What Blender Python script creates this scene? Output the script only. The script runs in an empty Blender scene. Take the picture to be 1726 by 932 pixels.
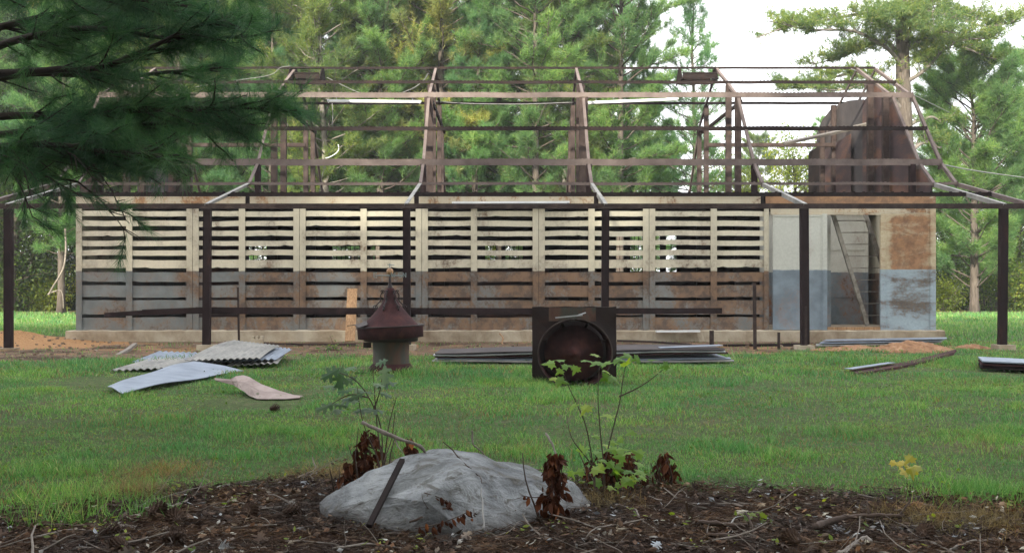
import bpy, math, random
import numpy as np
from mathutils import Vector, Matrix

R = math.radians
RNG = np.random.default_rng(7)
random.seed(7)
sc = bpy.context.scene
col = sc.collection

# ------------------------------------------------------------------ camera, world, sun, exposure
EYE = 0.95            # camera height above the yard
F = 1678.0            # focal length in photograph pixels
VX, VY = 853.0, 485.0 # vanishing point of the barn in the photograph
cd = bpy.data.cameras.new("camera"); cam = bpy.data.objects.new("camera", cd); col.objects.link(cam)
cam.location = (0, 0, EYE); cam.rotation_euler = (R(90), 0, 0)
cd.sensor_width = 36.0; cd.lens = 35.0; cd.shift_x = 10/1726; cd.shift_y = 19/1726
cd.clip_start = 0.05; cd.clip_end = 2000
sc.camera = cam

SUN_EL, SUN_AZ = 24.0, 203.0      # azimuth clockwise from +Y: low behind the camera, a little to the left
w = bpy.data.worlds.new("World"); sc.world = w; w.use_nodes = True
wn = w.node_tree; bg = wn.nodes["Background"]
sky = wn.nodes.new("ShaderNodeTexSky"); sky.sky_type = 'NISHITA'; sky.sun_disc = False
sky.sun_elevation = R(SUN_EL); sky.sun_rotation = R(SUN_AZ)
sky.air_density = 1.0; sky.dust_density = 4.5; sky.ozone_density = 0.6
# thin bright overcast: white cloud over most of the blue
tc_ = wn.nodes.new("ShaderNodeTexCoord"); cn = wn.nodes.new("ShaderNodeTexNoise"); cn.inputs["Scale"].default_value = 1.6; cn.inputs["Detail"].default_value = 6
wn.links.new(tc_.outputs["Generated"], cn.inputs["Vector"]); cr_ = wn.nodes.new("ShaderNodeMapRange"); cr_.inputs[1].default_value = .3; cr_.inputs[2].default_value = .7; cr_.inputs[3].default_value = .70; cr_.inputs[4].default_value = .97
wn.links.new(cn.outputs[0], cr_.inputs[0]); cm = wn.nodes.new("ShaderNodeMix"); cm.data_type = 'RGBA'; wn.links.new(cr_.outputs[0], cm.inputs[0]); wn.links.new(sky.outputs[0], cm.inputs[6]); cm.inputs[7].default_value = (7.0, 7.1, 7.3, 1)
wn.links.new(cm.outputs[2], bg.inputs[0]); bg.inputs[1].default_value = 0.15
sl = bpy.data.lights.new("sun", 'SUN'); so = bpy.data.objects.new("sun", sl); col.objects.link(so)
sl.energy = 4.8; sl.angle = R(2); sl.color = (1.0, 0.93, 0.76)
sd = Vector((math.sin(R(SUN_AZ))*math.cos(R(SUN_EL)), math.cos(R(SUN_AZ))*math.cos(R(SUN_EL)), math.sin(R(SUN_EL))))
so.rotation_euler = sd.to_track_quat('Z', 'Y').to_euler(); so.location = (0, 0, 40)
sc.view_settings.view_transform = 'Standard'; sc.view_settings.look = 'None'
sc.view_settings.gamma = 1.0; sc.view_settings.exposure = 1.42
sc.render.engine = 'CYCLES'
sc.cycles.max_bounces = 8; sc.cycles.transparent_max_bounces = 8

def P(px, py, D):
    s = F/D
    return np.array([(px-VX)/s, D, EYE+(VY-py)/s])
def X_(px, D): return (px-VX)*D/F
def Z_(py, D): return EYE+(VY-py)*D/F
def GD(py, z=0.0): return F*(EYE-z)/(py-VY)      # depth of a point on the ground

# ------------------------------------------------------------------ noise
_T = RNG.random((256, 256))
def vn(x, y, s=1.0, seed=0):
    x = np.asarray(x, float)*s+seed*17.3; y = np.asarray(y, float)*s+seed*31.7
    xi = np.floor(x).astype(int); yi = np.floor(y).astype(int)
    fx = x-xi; fy = y-yi; fx = fx*fx*(3-2*fx); fy = fy*fy*(3-2*fy)
    a = _T[xi & 255, yi & 255]; b = _T[(xi+1) & 255, yi & 255]
    c = _T[xi & 255, (yi+1) & 255]; d = _T[(xi+1) & 255, (yi+1) & 255]
    return (a*(1-fx)+b*fx)*(1-fy)+(c*(1-fx)+d*fx)*fy
def fbm(x, y, s=1.0, seed=0, n=4):
    r = 0; a = .5; t = 0
    for i in range(n):
        r = r+a*vn(x, y, s*2**i, seed+i); t += a; a *= .55
    return r/t
def sst(a, b, x):
    t = np.clip((x-a)/(b-a), 0, 1); return t*t*(3-2*t)

# ------------------------------------------------------------------ mesh builder
def unit(v):
    v = np.asarray(v, float); n = np.linalg.norm(v, axis=-1, keepdims=True); return v/np.maximum(n, 1e-9)

class MB:
    def __init__(s): s.V = []; s.Fs = []; s.n = 0
    def add(s, verts, faces):
        verts = np.asarray(verts, float).reshape(-1, 3)
        s.V.append(verts)
        if isinstance(faces, np.ndarray): s.Fs.append(faces+s.n)
        else:
            by = {}
            for f in faces: by.setdefault(len(f), []).append(f)
            for k, fs in by.items(): s.Fs.append(np.array(fs, dtype=np.int64)+s.n)
        s.n += len(verts)
        return s
    def bar(s, p0, p1, w, h, up=(0, 0, 1)):
        """box of section w (sideways) x h (along up) from p0 to p1"""
        p0 = np.array(p0, float); p1 = np.array(p1, float); d = unit(p1-p0); up = np.array(up, float)
        if abs(np.dot(d, unit(up))) > .99: up = np.array([0, 1, 0.])
        sd_ = unit(np.cross(d, up)); u = np.cross(sd_, d)
        vs = [p+sd_*a*w/2+u*b*h/2 for p in (p0, p1) for a, b in ((-1, -1), (1, -1), (1, 1), (-1, 1))]
        return s.add(vs, [(0, 1, 2, 3), (7, 6, 5, 4), (0, 4, 5, 1), (1, 5, 6, 2), (2, 6, 7, 3), (3, 7, 4, 0)])
    def box(s, x0, x1, y0, y1, z0, z1):
        v = [(x, y, z) for z in (z0, z1) for x, y in ((x0, y0), (x1, y0), (x1, y1), (x0, y1))]
        return s.add(v, [(3, 2, 1, 0), (4, 5, 6, 7), (0, 1, 5, 4), (1, 2, 6, 5), (2, 3, 7, 6), (3, 0, 4, 7)])
    def tube(s, pts, r, k=6, caps=True):
        pts = np.array(pts, float); n = len(pts)
        r = np.full(n, r) if np.isscalar(r) else np.array(r, float)
        t = np.gradient(pts, axis=0); t = unit(t)
        ref = np.array([0, 0, 1.]) if abs(t[0][2]) < .8 else np.array([1., 0, 0])
        a = unit(np.cross(t, ref)); b = np.cross(t, a)
        an = np.arange(k)*2*math.pi/k
        ring = a[:, None, :]*np.cos(an)[None, :, None]+b[:, None, :]*np.sin(an)[None, :, None]
        v = (pts[:, None, :]+ring*r[:, None, None]).reshape(-1, 3)
        i = np.arange(n-1)[:, None]*k; j = np.arange(k)[None, :]; jn = (j+1) % k
        f = np.stack([i+j, i+jn, i+k+jn, i+k+j], -1).reshape(-1, 4)
        base = s.n; s.V.append(v); s.Fs.append(f+base)
        if caps:
            s.Fs.append(np.array([list(range(k))[::-1]])+base)
            s.Fs.append(np.array([list(range(k))])+base+(n-1)*k)
        s.n += len(v); return s
    def lathe(s, prof, c=(0, 0, 0), k=24, wob=0, a0=0, a1=360):
        n = len(prof); full = abs(a1-a0) >= 360
        m = k if full else k+1
        an = R(a0)+np.arange(m)*R(a1-a0)/k
        v = []
        for r, z in prof:
            for a in an:
                rr = r*(1+wob*math.sin(3*a+z*9)+wob*.6*math.sin(7*a+z*21))
                v.append((c[0]+rr*math.cos(a), c[1]+rr*math.sin(a), c[2]+z))
        f = []
        for i in range(n-1):
            for j in range(m if full else m-1):
                jn = (j+1) % m
                f.append((i*m+j, i*m+jn, (i+1)*m+jn, (i+1)*m+j))
        return s.add(v, f)
    def grid(s, pts):
        """pts: (n,m,3)"""
        pts = np.array(pts, float); n, m = pts.shape[:2]
        i = np.arange(n-1)[:, None]*m; j = np.arange(m-1)[None, :]
        f = np.stack([i+j, i+j+1, i+m+j+1, i+m+j], -1).reshape(-1, 4)
        return s.add(pts.reshape(-1, 3), f)
    def slab(s, pts, t):
        """closed thin sheet from a grid of points, thickness t along the normals"""
        pts = np.array(pts, float); n, m = pts.shape[:2]
        du = np.gradient(pts, axis=0); dv = np.gradient(pts, axis=1)
        nn = unit(np.cross(du, dv)); low = pts-nn*t
        i = np.arange(n-1)[:, None]*m; j = np.arange(m-1)[None, :]
        f = np.stack([i+j, i+j+1, i+m+j+1, i+m+j], -1).reshape(-1, 4)
        N = n*m; g = f[:, ::-1]+N
        rim = [k for k in range(m)]+[r*m+m-1 for r in range(1, n)]+[(n-1)*m+k for k in range(m-2, -1, -1)]+[r*m for r in range(n-2, 0, -1)]
        rf = [(rim[q], rim[(q+1) % len(rim)], rim[(q+1) % len(rim)]+N, rim[q]+N) for q in range(len(rim))]
        b = s.n; s.V.append(np.concatenate([pts.reshape(-1, 3), low.reshape(-1, 3)])); s.Fs.append(f+b); s.Fs.append(g+b)
        s.Fs.append(np.array(rf)+b); s.n += 2*N
        return s
    def prism(s, poly, d0, d1, axis=1):
        """extrude a 2D polygon (u,v) between d0 and d1 along axis"""
        n = len(poly); v = []
        for d in (d0, d1):
            for u, q in poly:
                v.append((u, d, q) if axis == 1 else (d, u, q))
        f = [tuple(range(n)), tuple(range(2*n-1, n-1, -1))]
        for i in range(n):
            j = (i+1) % n; f.append((i, i+n, j+n, j))
        return s.add(v, f)
    def verts(s): return np.concatenate(s.V)

ORG = {}
def link(o): col.objects.link(o); return o
def build(name, mb, mat, parent=None, smooth=False, origin=None):
    v = mb.verts()
    if parent is not None: org = ORG[parent.name]
    elif origin is not None: org = np.array(origin, float)
    else:
        lo = v.min(0); hi = v.max(0); org = np.array([(lo[0]+hi[0])/2, (lo[1]+hi[1])/2, lo[2]])
    me = bpy.data.meshes.new(name)
    me.vertices.add(len(v)); me.vertices.foreach_set("co", (v-org).ravel())
    loops = np.concatenate([f.ravel() for f in mb.Fs]); tot = np.concatenate([np.full(len(f), f.shape[1]) for f in mb.Fs])
    me.loops.add(len(loops)); me.loops.foreach_set("vertex_index", loops)
    me.polygons.add(len(tot)); me.polygons.foreach_set("loop_start", np.concatenate([[0], np.cumsum(tot)[:-1]]))
    me.polygons.foreach_set("use_smooth", np.full(len(tot), bool(smooth)))
    me.update(calc_edges=True); me.validate()
    me.materials.append(mat)
    o = link(bpy.data.objects.new(name, me))
    if parent is not None: o.parent = parent; ORG[o.name] = org
    else: o.location = org; ORG[o.name] = org
    return o
def tag(o, label, cat, group=None, kind=None):
    if label: o['label'] = label
    if cat: o['category'] = cat
    if group: o['group'] = group
    if kind: o['kind'] = kind
    return o
def thing(name, loc, label, cat, group=None):
    o = link(bpy.data.objects.new(name, None)); o.location = loc; o.empty_display_size = .2
    ORG[o.name] = np.array(loc, float); tag(o, label, cat, group); return o
def copy_tree(o, parent=None):
    c = o.copy(); link(c)
    if parent is not None: c.parent = parent
    for ch in [q for q in bpy.data.objects if q.parent == o]: copy_tree(ch, c)
    return c

# ------------------------------------------------------------------ material helpers
class NT:
    def __init__(s, name):
        s.m = bpy.data.materials.new(name); s.m.use_nodes = True; s.t = s.m.node_tree; s.t.nodes.clear()
        s.out = s.t.nodes.new("ShaderNodeOutputMaterial")
    def n(s, typ, ins=None, out=0, **pr):
        nd = s.t.nodes.new(typ)
        for k, v in pr.items(): setattr(nd, k, v)
        for k, v in (ins or {}).items():
            if isinstance(v, bpy.types.NodeSocket): s.t.links.new(v, nd.inputs[k])
            else: nd.inputs[k].default_value = v
        return nd.outputs[out]
    def pos(s): return s.n("ShaderNodeNewGeometry")
    def obj(s): return s.n("ShaderNodeTexCoord", out=3)
    def sep(s, v): nd = s.t.nodes.new("ShaderNodeSeparateXYZ"); s.t.links.new(v, nd.inputs[0]); return nd.outputs
    def scale(s, v, sc3): return s.n("ShaderNodeMapping", {0: v, 3: sc3})
    def noise(s, v, sc_, det=5, ro=.6, dist=0): return s.n("ShaderNodeTexNoise", {"Vector": v, "Scale": sc_, "Detail": det, "Roughness": ro, "Distortion": dist})
    def math(s, op, a, b=0.0, clamp=False): return s.n("ShaderNodeMath", {0: a, 1: b}, operation=op, use_clamp=clamp)
    def mr(s, v, a, b, c=0.0, d=1.0, smooth=True):
        return s.n("ShaderNodeMapRange", {0: v, 1: a, 2: b, 3: c, 4: d}, interpolation_type='SMOOTHSTEP' if smooth else 'LINEAR')
    def mix(s, f, a, b, mode='MIX'):
        nd = s.t.nodes.new("ShaderNodeMix"); nd.data_type = 'RGBA'; nd.blend_type = mode
        for i, v in ((0, f), (6, a), (7, b)):
            if isinstance(v, bpy.types.NodeSocket): s.t.links.new(v, nd.inputs[i])
            elif i == 0: nd.inputs[i].default_value = v
            else: nd.inputs[i].default_value = (*v[:3], 1)
        return nd.outputs[2]
    def ramp(s, f, stops):
        nd = s.t.nodes.new("ShaderNodeValToRGB"); s.t.links.new(f, nd.inputs[0]); e = nd.color_ramp.elements
        while len(e) < len(stops): e.new(.5)
        for i, (p, c) in enumerate(stops): e[i].position = p; e[i].color = (*c[:3], 1)
        return nd.outputs[0]
    def bump(s, h, st=.5, d=.01): return s.n("ShaderNodeBump", {"Height": h, "Strength": st, "Distance": d})
    def finish(s, colr, rough=.8, metal=0.0, bump=None, spec=.3, transl=None):
        ins = {"Roughness": rough, "Metallic": metal, "Specular IOR Level": spec}
        ins["Base Color"] = colr if isinstance(colr, bpy.types.NodeSocket) else (*colr, 1)
        if bump is not None: ins["Normal"] = bump
        b = s.n("ShaderNodeBsdfPrincipled", ins)
        if transl:
            tcol = colr if isinstance(colr, bpy.types.NodeSocket) else (*colr, 1)
            tc = s.mix(1.0, tcol if isinstance(tcol, bpy.types.NodeSocket) else tcol[:3], transl[1], 'MULTIPLY')
            t = s.n("ShaderNodeBsdfTranslucent", {0: tc})
            ms = s.t.nodes.new("ShaderNodeMixShader"); ms.inputs[0].default_value = transl[0]
            s.t.links.new(b, ms.inputs[1]); s.t.links.new(t, ms.inputs[2]); b = ms.outputs[0]
        s.t.links.new(b, s.out.inputs[0]); return s.m

def m_panel(name, top, bot, zline, rt, rb, rb_left=None, rustlight=(.30, .12, .035), rustdark=(.085, .036, .022), soft=.012, streak=(1, 1, .6)):
    """two tone painted steel sheet with rust; rt/rb = rust threshold above/below the paint line (low = rustier)"""
    n = NT(name); p = n.pos(); s = n.sep(p)
    nz = n.noise(p, 9, 3)
    zz = n.math('ADD', s[2], n.math('MULTIPLY', n.math('SUBTRACT', nz, .5), .03))
    low = n.mr(zz, zline-soft, zline+soft, 1, 0)
    sp = n.scale(p, streak)
    n1 = n.noise(sp, 1.6, 9, .68, .4); n2 = n.noise(p, 22, 6, .7); n3 = n.noise(n.scale(p, (1, 1, .25)), 60, 4, .6)
    r = n.math('ADD', n.math('MULTIPLY', n1, .72), n.math('MULTIPLY', n2, .28))
    tb = rb if rb_left is None else n.mr(s[0], -6.3, -2.6, rb_left, rb)
    thr = n.mix(low, (rt,)*3, (0, 0, 0))
    thr = n.math('ADD', n.math('MULTIPLY', n.math('SUBTRACT', 1.0, low), rt), n.math('MULTIPLY', low, tb))
    rm = n.mr(n.math('SUBTRACT', r, thr), -.035, .05)
    tv = n.mix(n.mr(n2, .3, .75), tuple(c*.86 for c in top), top)
    bv = n.mix(n.mr(n.noise(p, 3.2, 6), .3, .7), tuple(c*.72 for c in bot), tuple(c*1.1 for c in bot))
    paint = n.mix(low, tv, bv)
    grime = n.mr(n3, .60, .78); paint = n.mix(n.math('MULTIPLY', grime, .55), paint, (.16, .13, .10))
    rust = n.mix(n.mr(n.noise(p, 5, 8, .7), .38, .62), rustdark, rustlight)
    halo = n.math('MULTIPLY', n.mr(n.math('SUBTRACT', r, thr), -.13, 0), .5)
    c = n.mix(halo, paint, n.mix(.55, top if rt < .5 else bot, rustlight))
    c = n.mix(n.math('MULTIPLY', rm, .86), c, rust)
    return n.finish(c, .62, bump=n.bump(r, .5, .006))

def m_noise(name, stops, sc_=4, det=8, rough=.8, metal=0.0, bump=.4, bd=.01, stretch=(1, 1, 1), spec=.3, coords='pos', b_sc=None):
    n = NT(name); p = n.pos() if coords == 'pos' else n.obj(); q = n.scale(p, stretch)
    f = n.noise(q, sc_, det, .65, .2)
    b = f if b_sc is None else n.noise(q, b_sc, 8, .65)
    return n.finish(n.ramp(f, stops), rough, metal, n.bump(b, bump, bd), spec)

def m_leaf(name, stops, tr=.45, tcol=(1.3, 1.5, .5), rough=.55, big=.5, spec=.35, var=((.72, .80, .85), (1.25, 1.15, .85))):
    n = NT(name); g = n.t.nodes.new("ShaderNodeNewGeometry"); f = g.outputs['Random Per Island']
    c = n.ramp(f, stops)
    k = n.noise(g.outputs['Position'], big, 3)
    c = n.mix(n.mr(k, .35, .68), n.mix(1.0, c, var[0], 'MULTIPLY'), n.mix(1.0, c, var[1], 'MULTIPLY'))
    return n.finish(c, rough, spec=spec, transl=(tr, tcol))

def mat_all():
    M = {}
    cream = (.60, .555, .425); grey = (.165, .185, .185)
    M['panel'] = m_panel("slatted_panel_paint", cream, grey, 1.245, .60, .465, .535, rustlight=(.20, .115, .062), rustdark=(.085, .055, .038))
    M['door'] = m_panel("sliding_door_paint", (.55, .56, .50), (.20, .25, .29), 1.265, .66, .64)
    n = NT("rusted_end_panel"); p = n.pos(); q = n.sep(p)
    n1 = n.noise(n.scale(p, (.5, 1, 1.5)), 2.6, 9, .68, .5); n2 = n.noise(p, 20, 6, .7); r = n.math('ADD', n.math('MULTIPLY', n1, .7), n.math('MULTIPLY', n2, .3))
    up_ = n.mr(q[2], 1.268, 1.282)
    cx_ = n.math('MULTIPLY', n.mr(q[0], 6.76, 6.90), n.mr(q[0], 7.60, 7.42)); cz = n.math('ADD', n.math('MULTIPLY', up_, n.mr(q[2], 2.28, 2.16)), n.math('MULTIPLY', n.math('SUBTRACT', 1.0, up_), n.math('MULTIPLY', n.mr(q[2], .35, .6), n.mr(q[2], 1.25, .95))))
    w_ = n.math('MULTIPLY', cx_, cz); ru = n.math('ADD', r, n.math('MULTIPLY', w_, n.math('ADD', n.math('MULTIPLY', up_, .045), .105)))
    m1 = n.mr(ru, .48, .66, .0, 1.0); pa = n.mix(up_, n.mix(n.mr(n2, .3, .7), (.26, .32, .36), (.34, .42, .47)), n.mix(n.mr(n2, .3, .7), (.40, .32, .20), (.54, .47, .33)))
    rc = n.mix(up_, n.mix(n.mr(n2, .35, .65), (.06, .04, .026), (.13, .085, .052)), n.mix(n.mr(n.noise(p, 6, 8, .7), .35, .65), (.15, .065, .03), (.32, .155, .07)))
    M['endpanel'] = n.finish(n.mix(n.math('MULTIPLY', m1, .9), pa, rc), .65, bump=n.bump(r, .4, .005))
    M['header'] = m_panel("header_band_paint", (.55, .50, .38), (.5, .5, .4), -5, .55, .55, None, (.32, .15, .05))
    M['headrust'] = m_panel("orange_rusted_header", (.55, .50, .38), (.5, .5, .4), -5, .42, .55, None, (.34, .17, .075), (.16, .075, .035), streak=(.5, 1, 2))
    M['inner'] = m_panel("partition_paint", (.56, .56, .50), (.17, .21, .235), 1.265, .60, .58)
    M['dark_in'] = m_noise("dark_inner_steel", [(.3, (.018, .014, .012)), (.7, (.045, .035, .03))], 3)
    M['steel'] = m_noise("brown_rusted_steel", [(.3, (.024, .016, .015)), (.5, (.042, .030, .027)), (.62, (.062, .044, .039)), (.8, (.10, .06, .042))], 6, rough=.8, spec=.15, bump=.3, bd=.003)
    M['steel_lt'] = m_noise("weathered_brown_steel", [(.3, (.07, .052, .047)), (.5, (.115, .088, .080)), (.66, (.15, .118, .107)), (.8, (.21, .175, .16))], 3, rough=.7, bump=.15, bd=.002)
    M['steel_dk'] = m_noise("dark_painted_steel", [(.3, (.010, .008, .008)), (.6, (.021, .014, .013)), (.8, (.055, .03, .022))], 6, rough=.8, spec=.12, bump=.3, bd=.003)
    M['post'] = m_noise("red_brown_post_steel", [(.3, (.010, .006, .0065)), (.6, (.022, .012, .0125)), (.8, (.06, .026, .019))], 5, rough=.75, spec=.15, bump=.3, bd=.003, stretch=(1, 1, .4))
    M['gal'] = m_noise("galvanised_steel", [(.3, (.26, .27, .29)), (.55, (.38, .39, .41)), (.75, (.48, .49, .50)), (.9, (.27, .21, .17))], 5, rough=.42, metal=.55, bump=.15, bd=.003, spec=.5)
    M['gal_wall'] = m_noise("dull_galvanised_sheet", [(.28, (.13, .13, .13)), (.5, (.24, .235, .22)), (.66, (.31, .30, .275)), (.82, (.17, .12, .09))], 3.5, rough=.6, metal=.2, bump=.2, bd=.003)
    M['gal_blue'] = m_noise("bright_blue_grey_sheet", [(.3, (.15, .18, .23)), (.6, (.25, .29, .36)), (.8, (.19, .185, .19))], 4, rough=.5, metal=.3, bump=.15, bd=.003, spec=.5)
    M['beige'] = m_noise("pinkish_weathered_sheet", [(.3, (.17, .125, .11)), (.6, (.30, .24, .22)), (.8, (.20, .13, .105))], 6, rough=.7, bump=.3, bd=.004)
    M['concrete'] = m_noise("stained_concrete", [(.28, (.20, .15, .10)), (.42, (.29, .235, .165)), (.6, (.42, .365, .275)), (.85, (.50, .45, .36))], 2.2, det=10, rough=.9, bump=.6, bd=.012, b_sc=14)
    M['gable'] = m_noise("brown_gable_sheet", [(.3, (.035, .022, .024)), (.48, (.055, .035, .036)), (.60, (.11, .055, .04)), (.75, (.17, .09, .06))], 1.6, rough=.7, stretch=(1, .5, 1.6))
    M['gable_grey'] = m_noise("grey_gable_sheet", [(.3, (.035, .03, .032)), (.6, (.065, .055, .055)), (.8, (.10, .065, .055))], 2, rough=.8)
    M['wood'] = m_noise("weathered_timber", [(.3, (.16, .09, .045)), (.5, (.30, .18, .095)), (.75, (.42, .28, .16))], 5, rough=.85, stretch=(9, 9, .7), bump=.5, bd=.004)
    M['greywood'] = m_noise("grey_timber", [(.3, (.10, .09, .08)), (.5, (.21, .185, .16)), (.75, (.33, .30, .26))], 5, rough=.85, stretch=(.7, 9, 9), bump=.5, bd=.004)
    M['ladder'] = m_noise("worn_ladder_paint", [(.3, (.12, .10, .08)), (.55, (.30, .28, .24)), (.8, (.38, .34, .28))], 8, rough=.7)
    M['white'] = m_noise("white_enamel", [(.3, (.62, .64, .64)), (.7, (.80, .82, .82))], 6, rough=.4)
    M['maroon'] = m_noise("maroon_rusted_cupola_metal", [(.3, (.018, .008, .009)), (.5, (.042, .016, .017)), (.63, (.07, .027, .023)), (.8, (.12, .055, .038))], 5, det=10, rough=.85, spec=.15, bump=.5, bd=.004)
    M['drum'] = m_noise("patchy_grey_rust_drum", [(.36, (.05, .022, .016)), (.47, (.085, .045, .03)), (.58, (.045, .043, .033)), (.75, (.062, .07, .056))], 4.5, det=10, rough=.6, stretch=(1, 1, .45), bump=.4, bd=.004)
    M['black_metal'] = m_noise("blackened_metal", [(.3, (.010, .006, .006)), (.6, (.022, .012, .011)), (.8, (.05, .02, .016))], 4, rough=.5)
    M['copper'] = m_noise("tan_ball_paint", [(.3, (.16, .08, .04)), (.55, (.42, .24, .12)), (.8, (.55, .42, .28))], 18, rough=.5)
    M['vane'] = m_noise("pale_green_grey_vane", [(.3, (.12, .16, .16)), (.7, (.25, .30, .30))], 10, rough=.5)
    M['rock'] = None
    n = NT("pale_limestone"); p = n.pos()
    a = n.noise(p, 3.2, 12, .68, .5); b = n.noise(n.scale(p, (1, 1.4, 2.6)), 7, 10, .7, 1.2); c_ = n.noise(p, 45, 6, .7)
    c = n.ramp(a, [(.28, (.08, .09, .10)), (.44, (.17, .18, .19)), (.56, (.27, .285, .295)), (.8, (.40, .41, .41))])
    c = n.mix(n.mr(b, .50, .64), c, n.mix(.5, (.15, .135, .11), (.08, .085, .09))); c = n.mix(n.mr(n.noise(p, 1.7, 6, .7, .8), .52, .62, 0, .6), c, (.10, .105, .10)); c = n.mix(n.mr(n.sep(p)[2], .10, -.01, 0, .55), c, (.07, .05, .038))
    c = n.mix(n.mr(c_, .62, .75, 0, .6), c, (.12, .12, .11))
    h = n.math('ADD', n.math('MULTIPLY', a, .6), n.math('ADD', n.math('MULTIPLY', b, .5), n.math('MULTIPLY', c_, .12)))
    M['rock'] = n.finish(c, .9, bump=n.bump(h, 1.0, .06))
    M['bark'] = m_noise("pine_bark", [(.3, (.045, .036, .03)), (.55, (.095, .078, .066)), (.8, (.16, .135, .12))], 7, rough=.95, stretch=(2.5, 2.5, .5), bump=.9, bd=.03, coords='obj')
    M['bark_lt'] = m_noise("pale_grey_bark", [(.3, (.10, .088, .078)), (.6, (.18, .16, .145)), (.8, (.25, .225, .20))], 9, rough=.95, stretch=(2, 2, .5), bump=.6, bd=.02, coords='obj')
    M['bark_dk'] = m_noise("dark_brown_bark", [(.3, (.02, .015, .012)), (.7, (.05, .037, .03))], 12, rough=.95, bump=.6, bd=.01, coords='obj')  # even dark brown bark, used on the near pine
    M['stick'] = m_noise("dead_twig", [(.3, (.10, .085, .07)), (.6, (.22, .19, .165)), (.8, (.32, .29, .26))], 14, rough=.9, bump=.5, bd=.004)
    M['stick_dk'] = m_noise("dark_dead_twig", [(.3, (.035, .024, .018)), (.7, (.10, .07, .055))], 14, rough=.9, bump=.5, bd=.004)
    g = .9
    M['pine'] = m_leaf("pine_needles", [(0, (.08, .165, .07)), (.4, (.125, .235, .09)), (.75, (.18, .30, .115)), (1, (.29, .36, .15))], .55, (1.4, 1.6, .9))
    M['pine_b'] = m_leaf("blue_green_pine_needles", [(0, (.065, .155, .075)), (.5, (.11, .23, .10)), (1, (.19, .31, .13))], .55, (1.35, 1.6, .95))
    M['pine_y'] = m_leaf("yellow_green_pine_needles", [(0, (.14, .20, .07)), (.5, (.24, .29, .10)), (1, (.42, .40, .17))], .5, (1.5, 1.4, .7))
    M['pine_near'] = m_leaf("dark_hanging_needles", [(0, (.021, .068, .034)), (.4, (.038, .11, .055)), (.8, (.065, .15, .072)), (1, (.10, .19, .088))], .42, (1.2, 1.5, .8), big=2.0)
    M['pine_l'] = m_leaf("green_yellow_pine_needles", [(0, (.06, .12, .045)), (.5, (.12, .19, .06)), (.85, (.2, .26, .08)), (1, (.30, .30, .11))], .5, (1.5, 1.5, .8))  # needle tones vary at random from green to yellow
    M['broad'] = m_leaf("broad_leaves", [(0, (.04, .085, .02)), (.5, (.075, .14, .03)), (1, (.14, .20, .045))], .5, (1.6, 1.7, .5))
    M['broad_y'] = m_leaf("yellow_green_leaves", [(0, (.10, .16, .03)), (.5, (.17, .23, .04)), (1, (.28, .32, .07))], .55, (1.7, 1.6, .5))
    M['broad_dk'] = m_leaf("dark_understory_leaves", [(0, (.016, .035, .012)), (.6, (.035, .065, .02)), (1, (.07, .11, .03))], .4, (1.5, 1.6, .5))
    M['maple'] = m_leaf("fresh_maple_leaves", [(0, (.10, .20, .03)), (.6, (.16, .28, .04)), (1, (.26, .34, .06))], .45, (1.3, 1.4, .5), big=4)
    M['oak'] = m_leaf("dark_oak_leaves", [(0, (.03, .07, .03)), (.7, (.06, .12, .05)), (1, (.13, .19, .13))], .25, (1.2, 1.5, .6), big=6)
    M['yellow_leaf'] = m_leaf("yellowing_leaves", [(0, (.26, .26, .03)), (1, (.42, .34, .06))], .4, (1.2, 1.1, .5), big=6)
    M['deadleaf'] = m_leaf("dead_brown_leaves", [(0, (.040, .016, .011)), (.6, (.085, .032, .02)), (.9, (.14, .055, .03)), (1, (.24, .09, .035))], .2, (1.2, 1, .8), rough=.8, big=6, spec=.1)
    M['litter'] = m_leaf("leaf_litter", [(0, (.026, .017, .013)), (.45, (.06, .039, .030)), (.70, (.11, .07, .053)), (.84, (.17, .09, .058)), (.92, (.22, .19, .175)), (1, (.42, .42, .44))], .1, (1, 1, 1), rough=.85, big=3, spec=.15)
    M['straw'] = m_leaf("pine_straw", [(0, (.028, .016, .012)), (.5, (.06, .034, .024)), (.85, (.11, .066, .048)), (1, (.20, .16, .13))], .1, (1, 1, 1), rough=.8, big=3, spec=.15)
    M['grass'] = m_leaf("lawn_blades", [(0, (.055, .150, .048)), (.35, (.095, .235, .070)), (.7, (.145, .315, .10)), (.92, (.22, .36, .14)), (1, (.36, .36, .22))], .4, (1.2, 1.35, .7), rough=.5, big=.8, spec=.3, var=((.66, .84, .95), (1.42, 1.22, .9)))
    M['drygrass'] = m_leaf("dry_grass_blades", [(0, (.16, .12, .06)), (1, (.36, .28, .16))], .3, (1.1, 1, .7), rough=.8, big=3, spec=.1)
    M['cone'] = m_noise("pine_cone_scales", [(.3, (.03, .018, .012)), (.7, (.10, .06, .04))], 40, rough=.8, coords='obj')
    M['rubber'] = m_noise("grey_wire", [(.3, (.10, .10, .10)), (.7, (.20, .20, .19))], 9, rough=.6)
    # ground: mask attribute r = litter, g = bare dirt, b = orange clay
    n = NT("yard_ground"); at = n.t.nodes.new("ShaderNodeAttribute"); at.attribute_name = "mask"
    s = n.sep(at.outputs['Color']); p = n.pos()
    nb = n.noise(p, 1.1, 8); nf = n.noise(p, 28, 8, .75); nm = n.noise(p, 6, 8, .7)
    gr = n.mix(n.mr(nf, .35, .7), (.04, .055, .022), (.10, .135, .05)); gr = n.mix(n.mr(nm, .5, .7, 0, .6), gr, (.15, .13, .085))
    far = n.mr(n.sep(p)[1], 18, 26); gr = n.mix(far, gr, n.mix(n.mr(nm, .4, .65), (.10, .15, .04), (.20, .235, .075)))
    di = n.mix(n.mr(nf, .3, .7), (.07, .045, .030), (.20, .135, .09)); di = n.mix(n.mr(nm, .5, .7), di, (.27, .20, .14))
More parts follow.
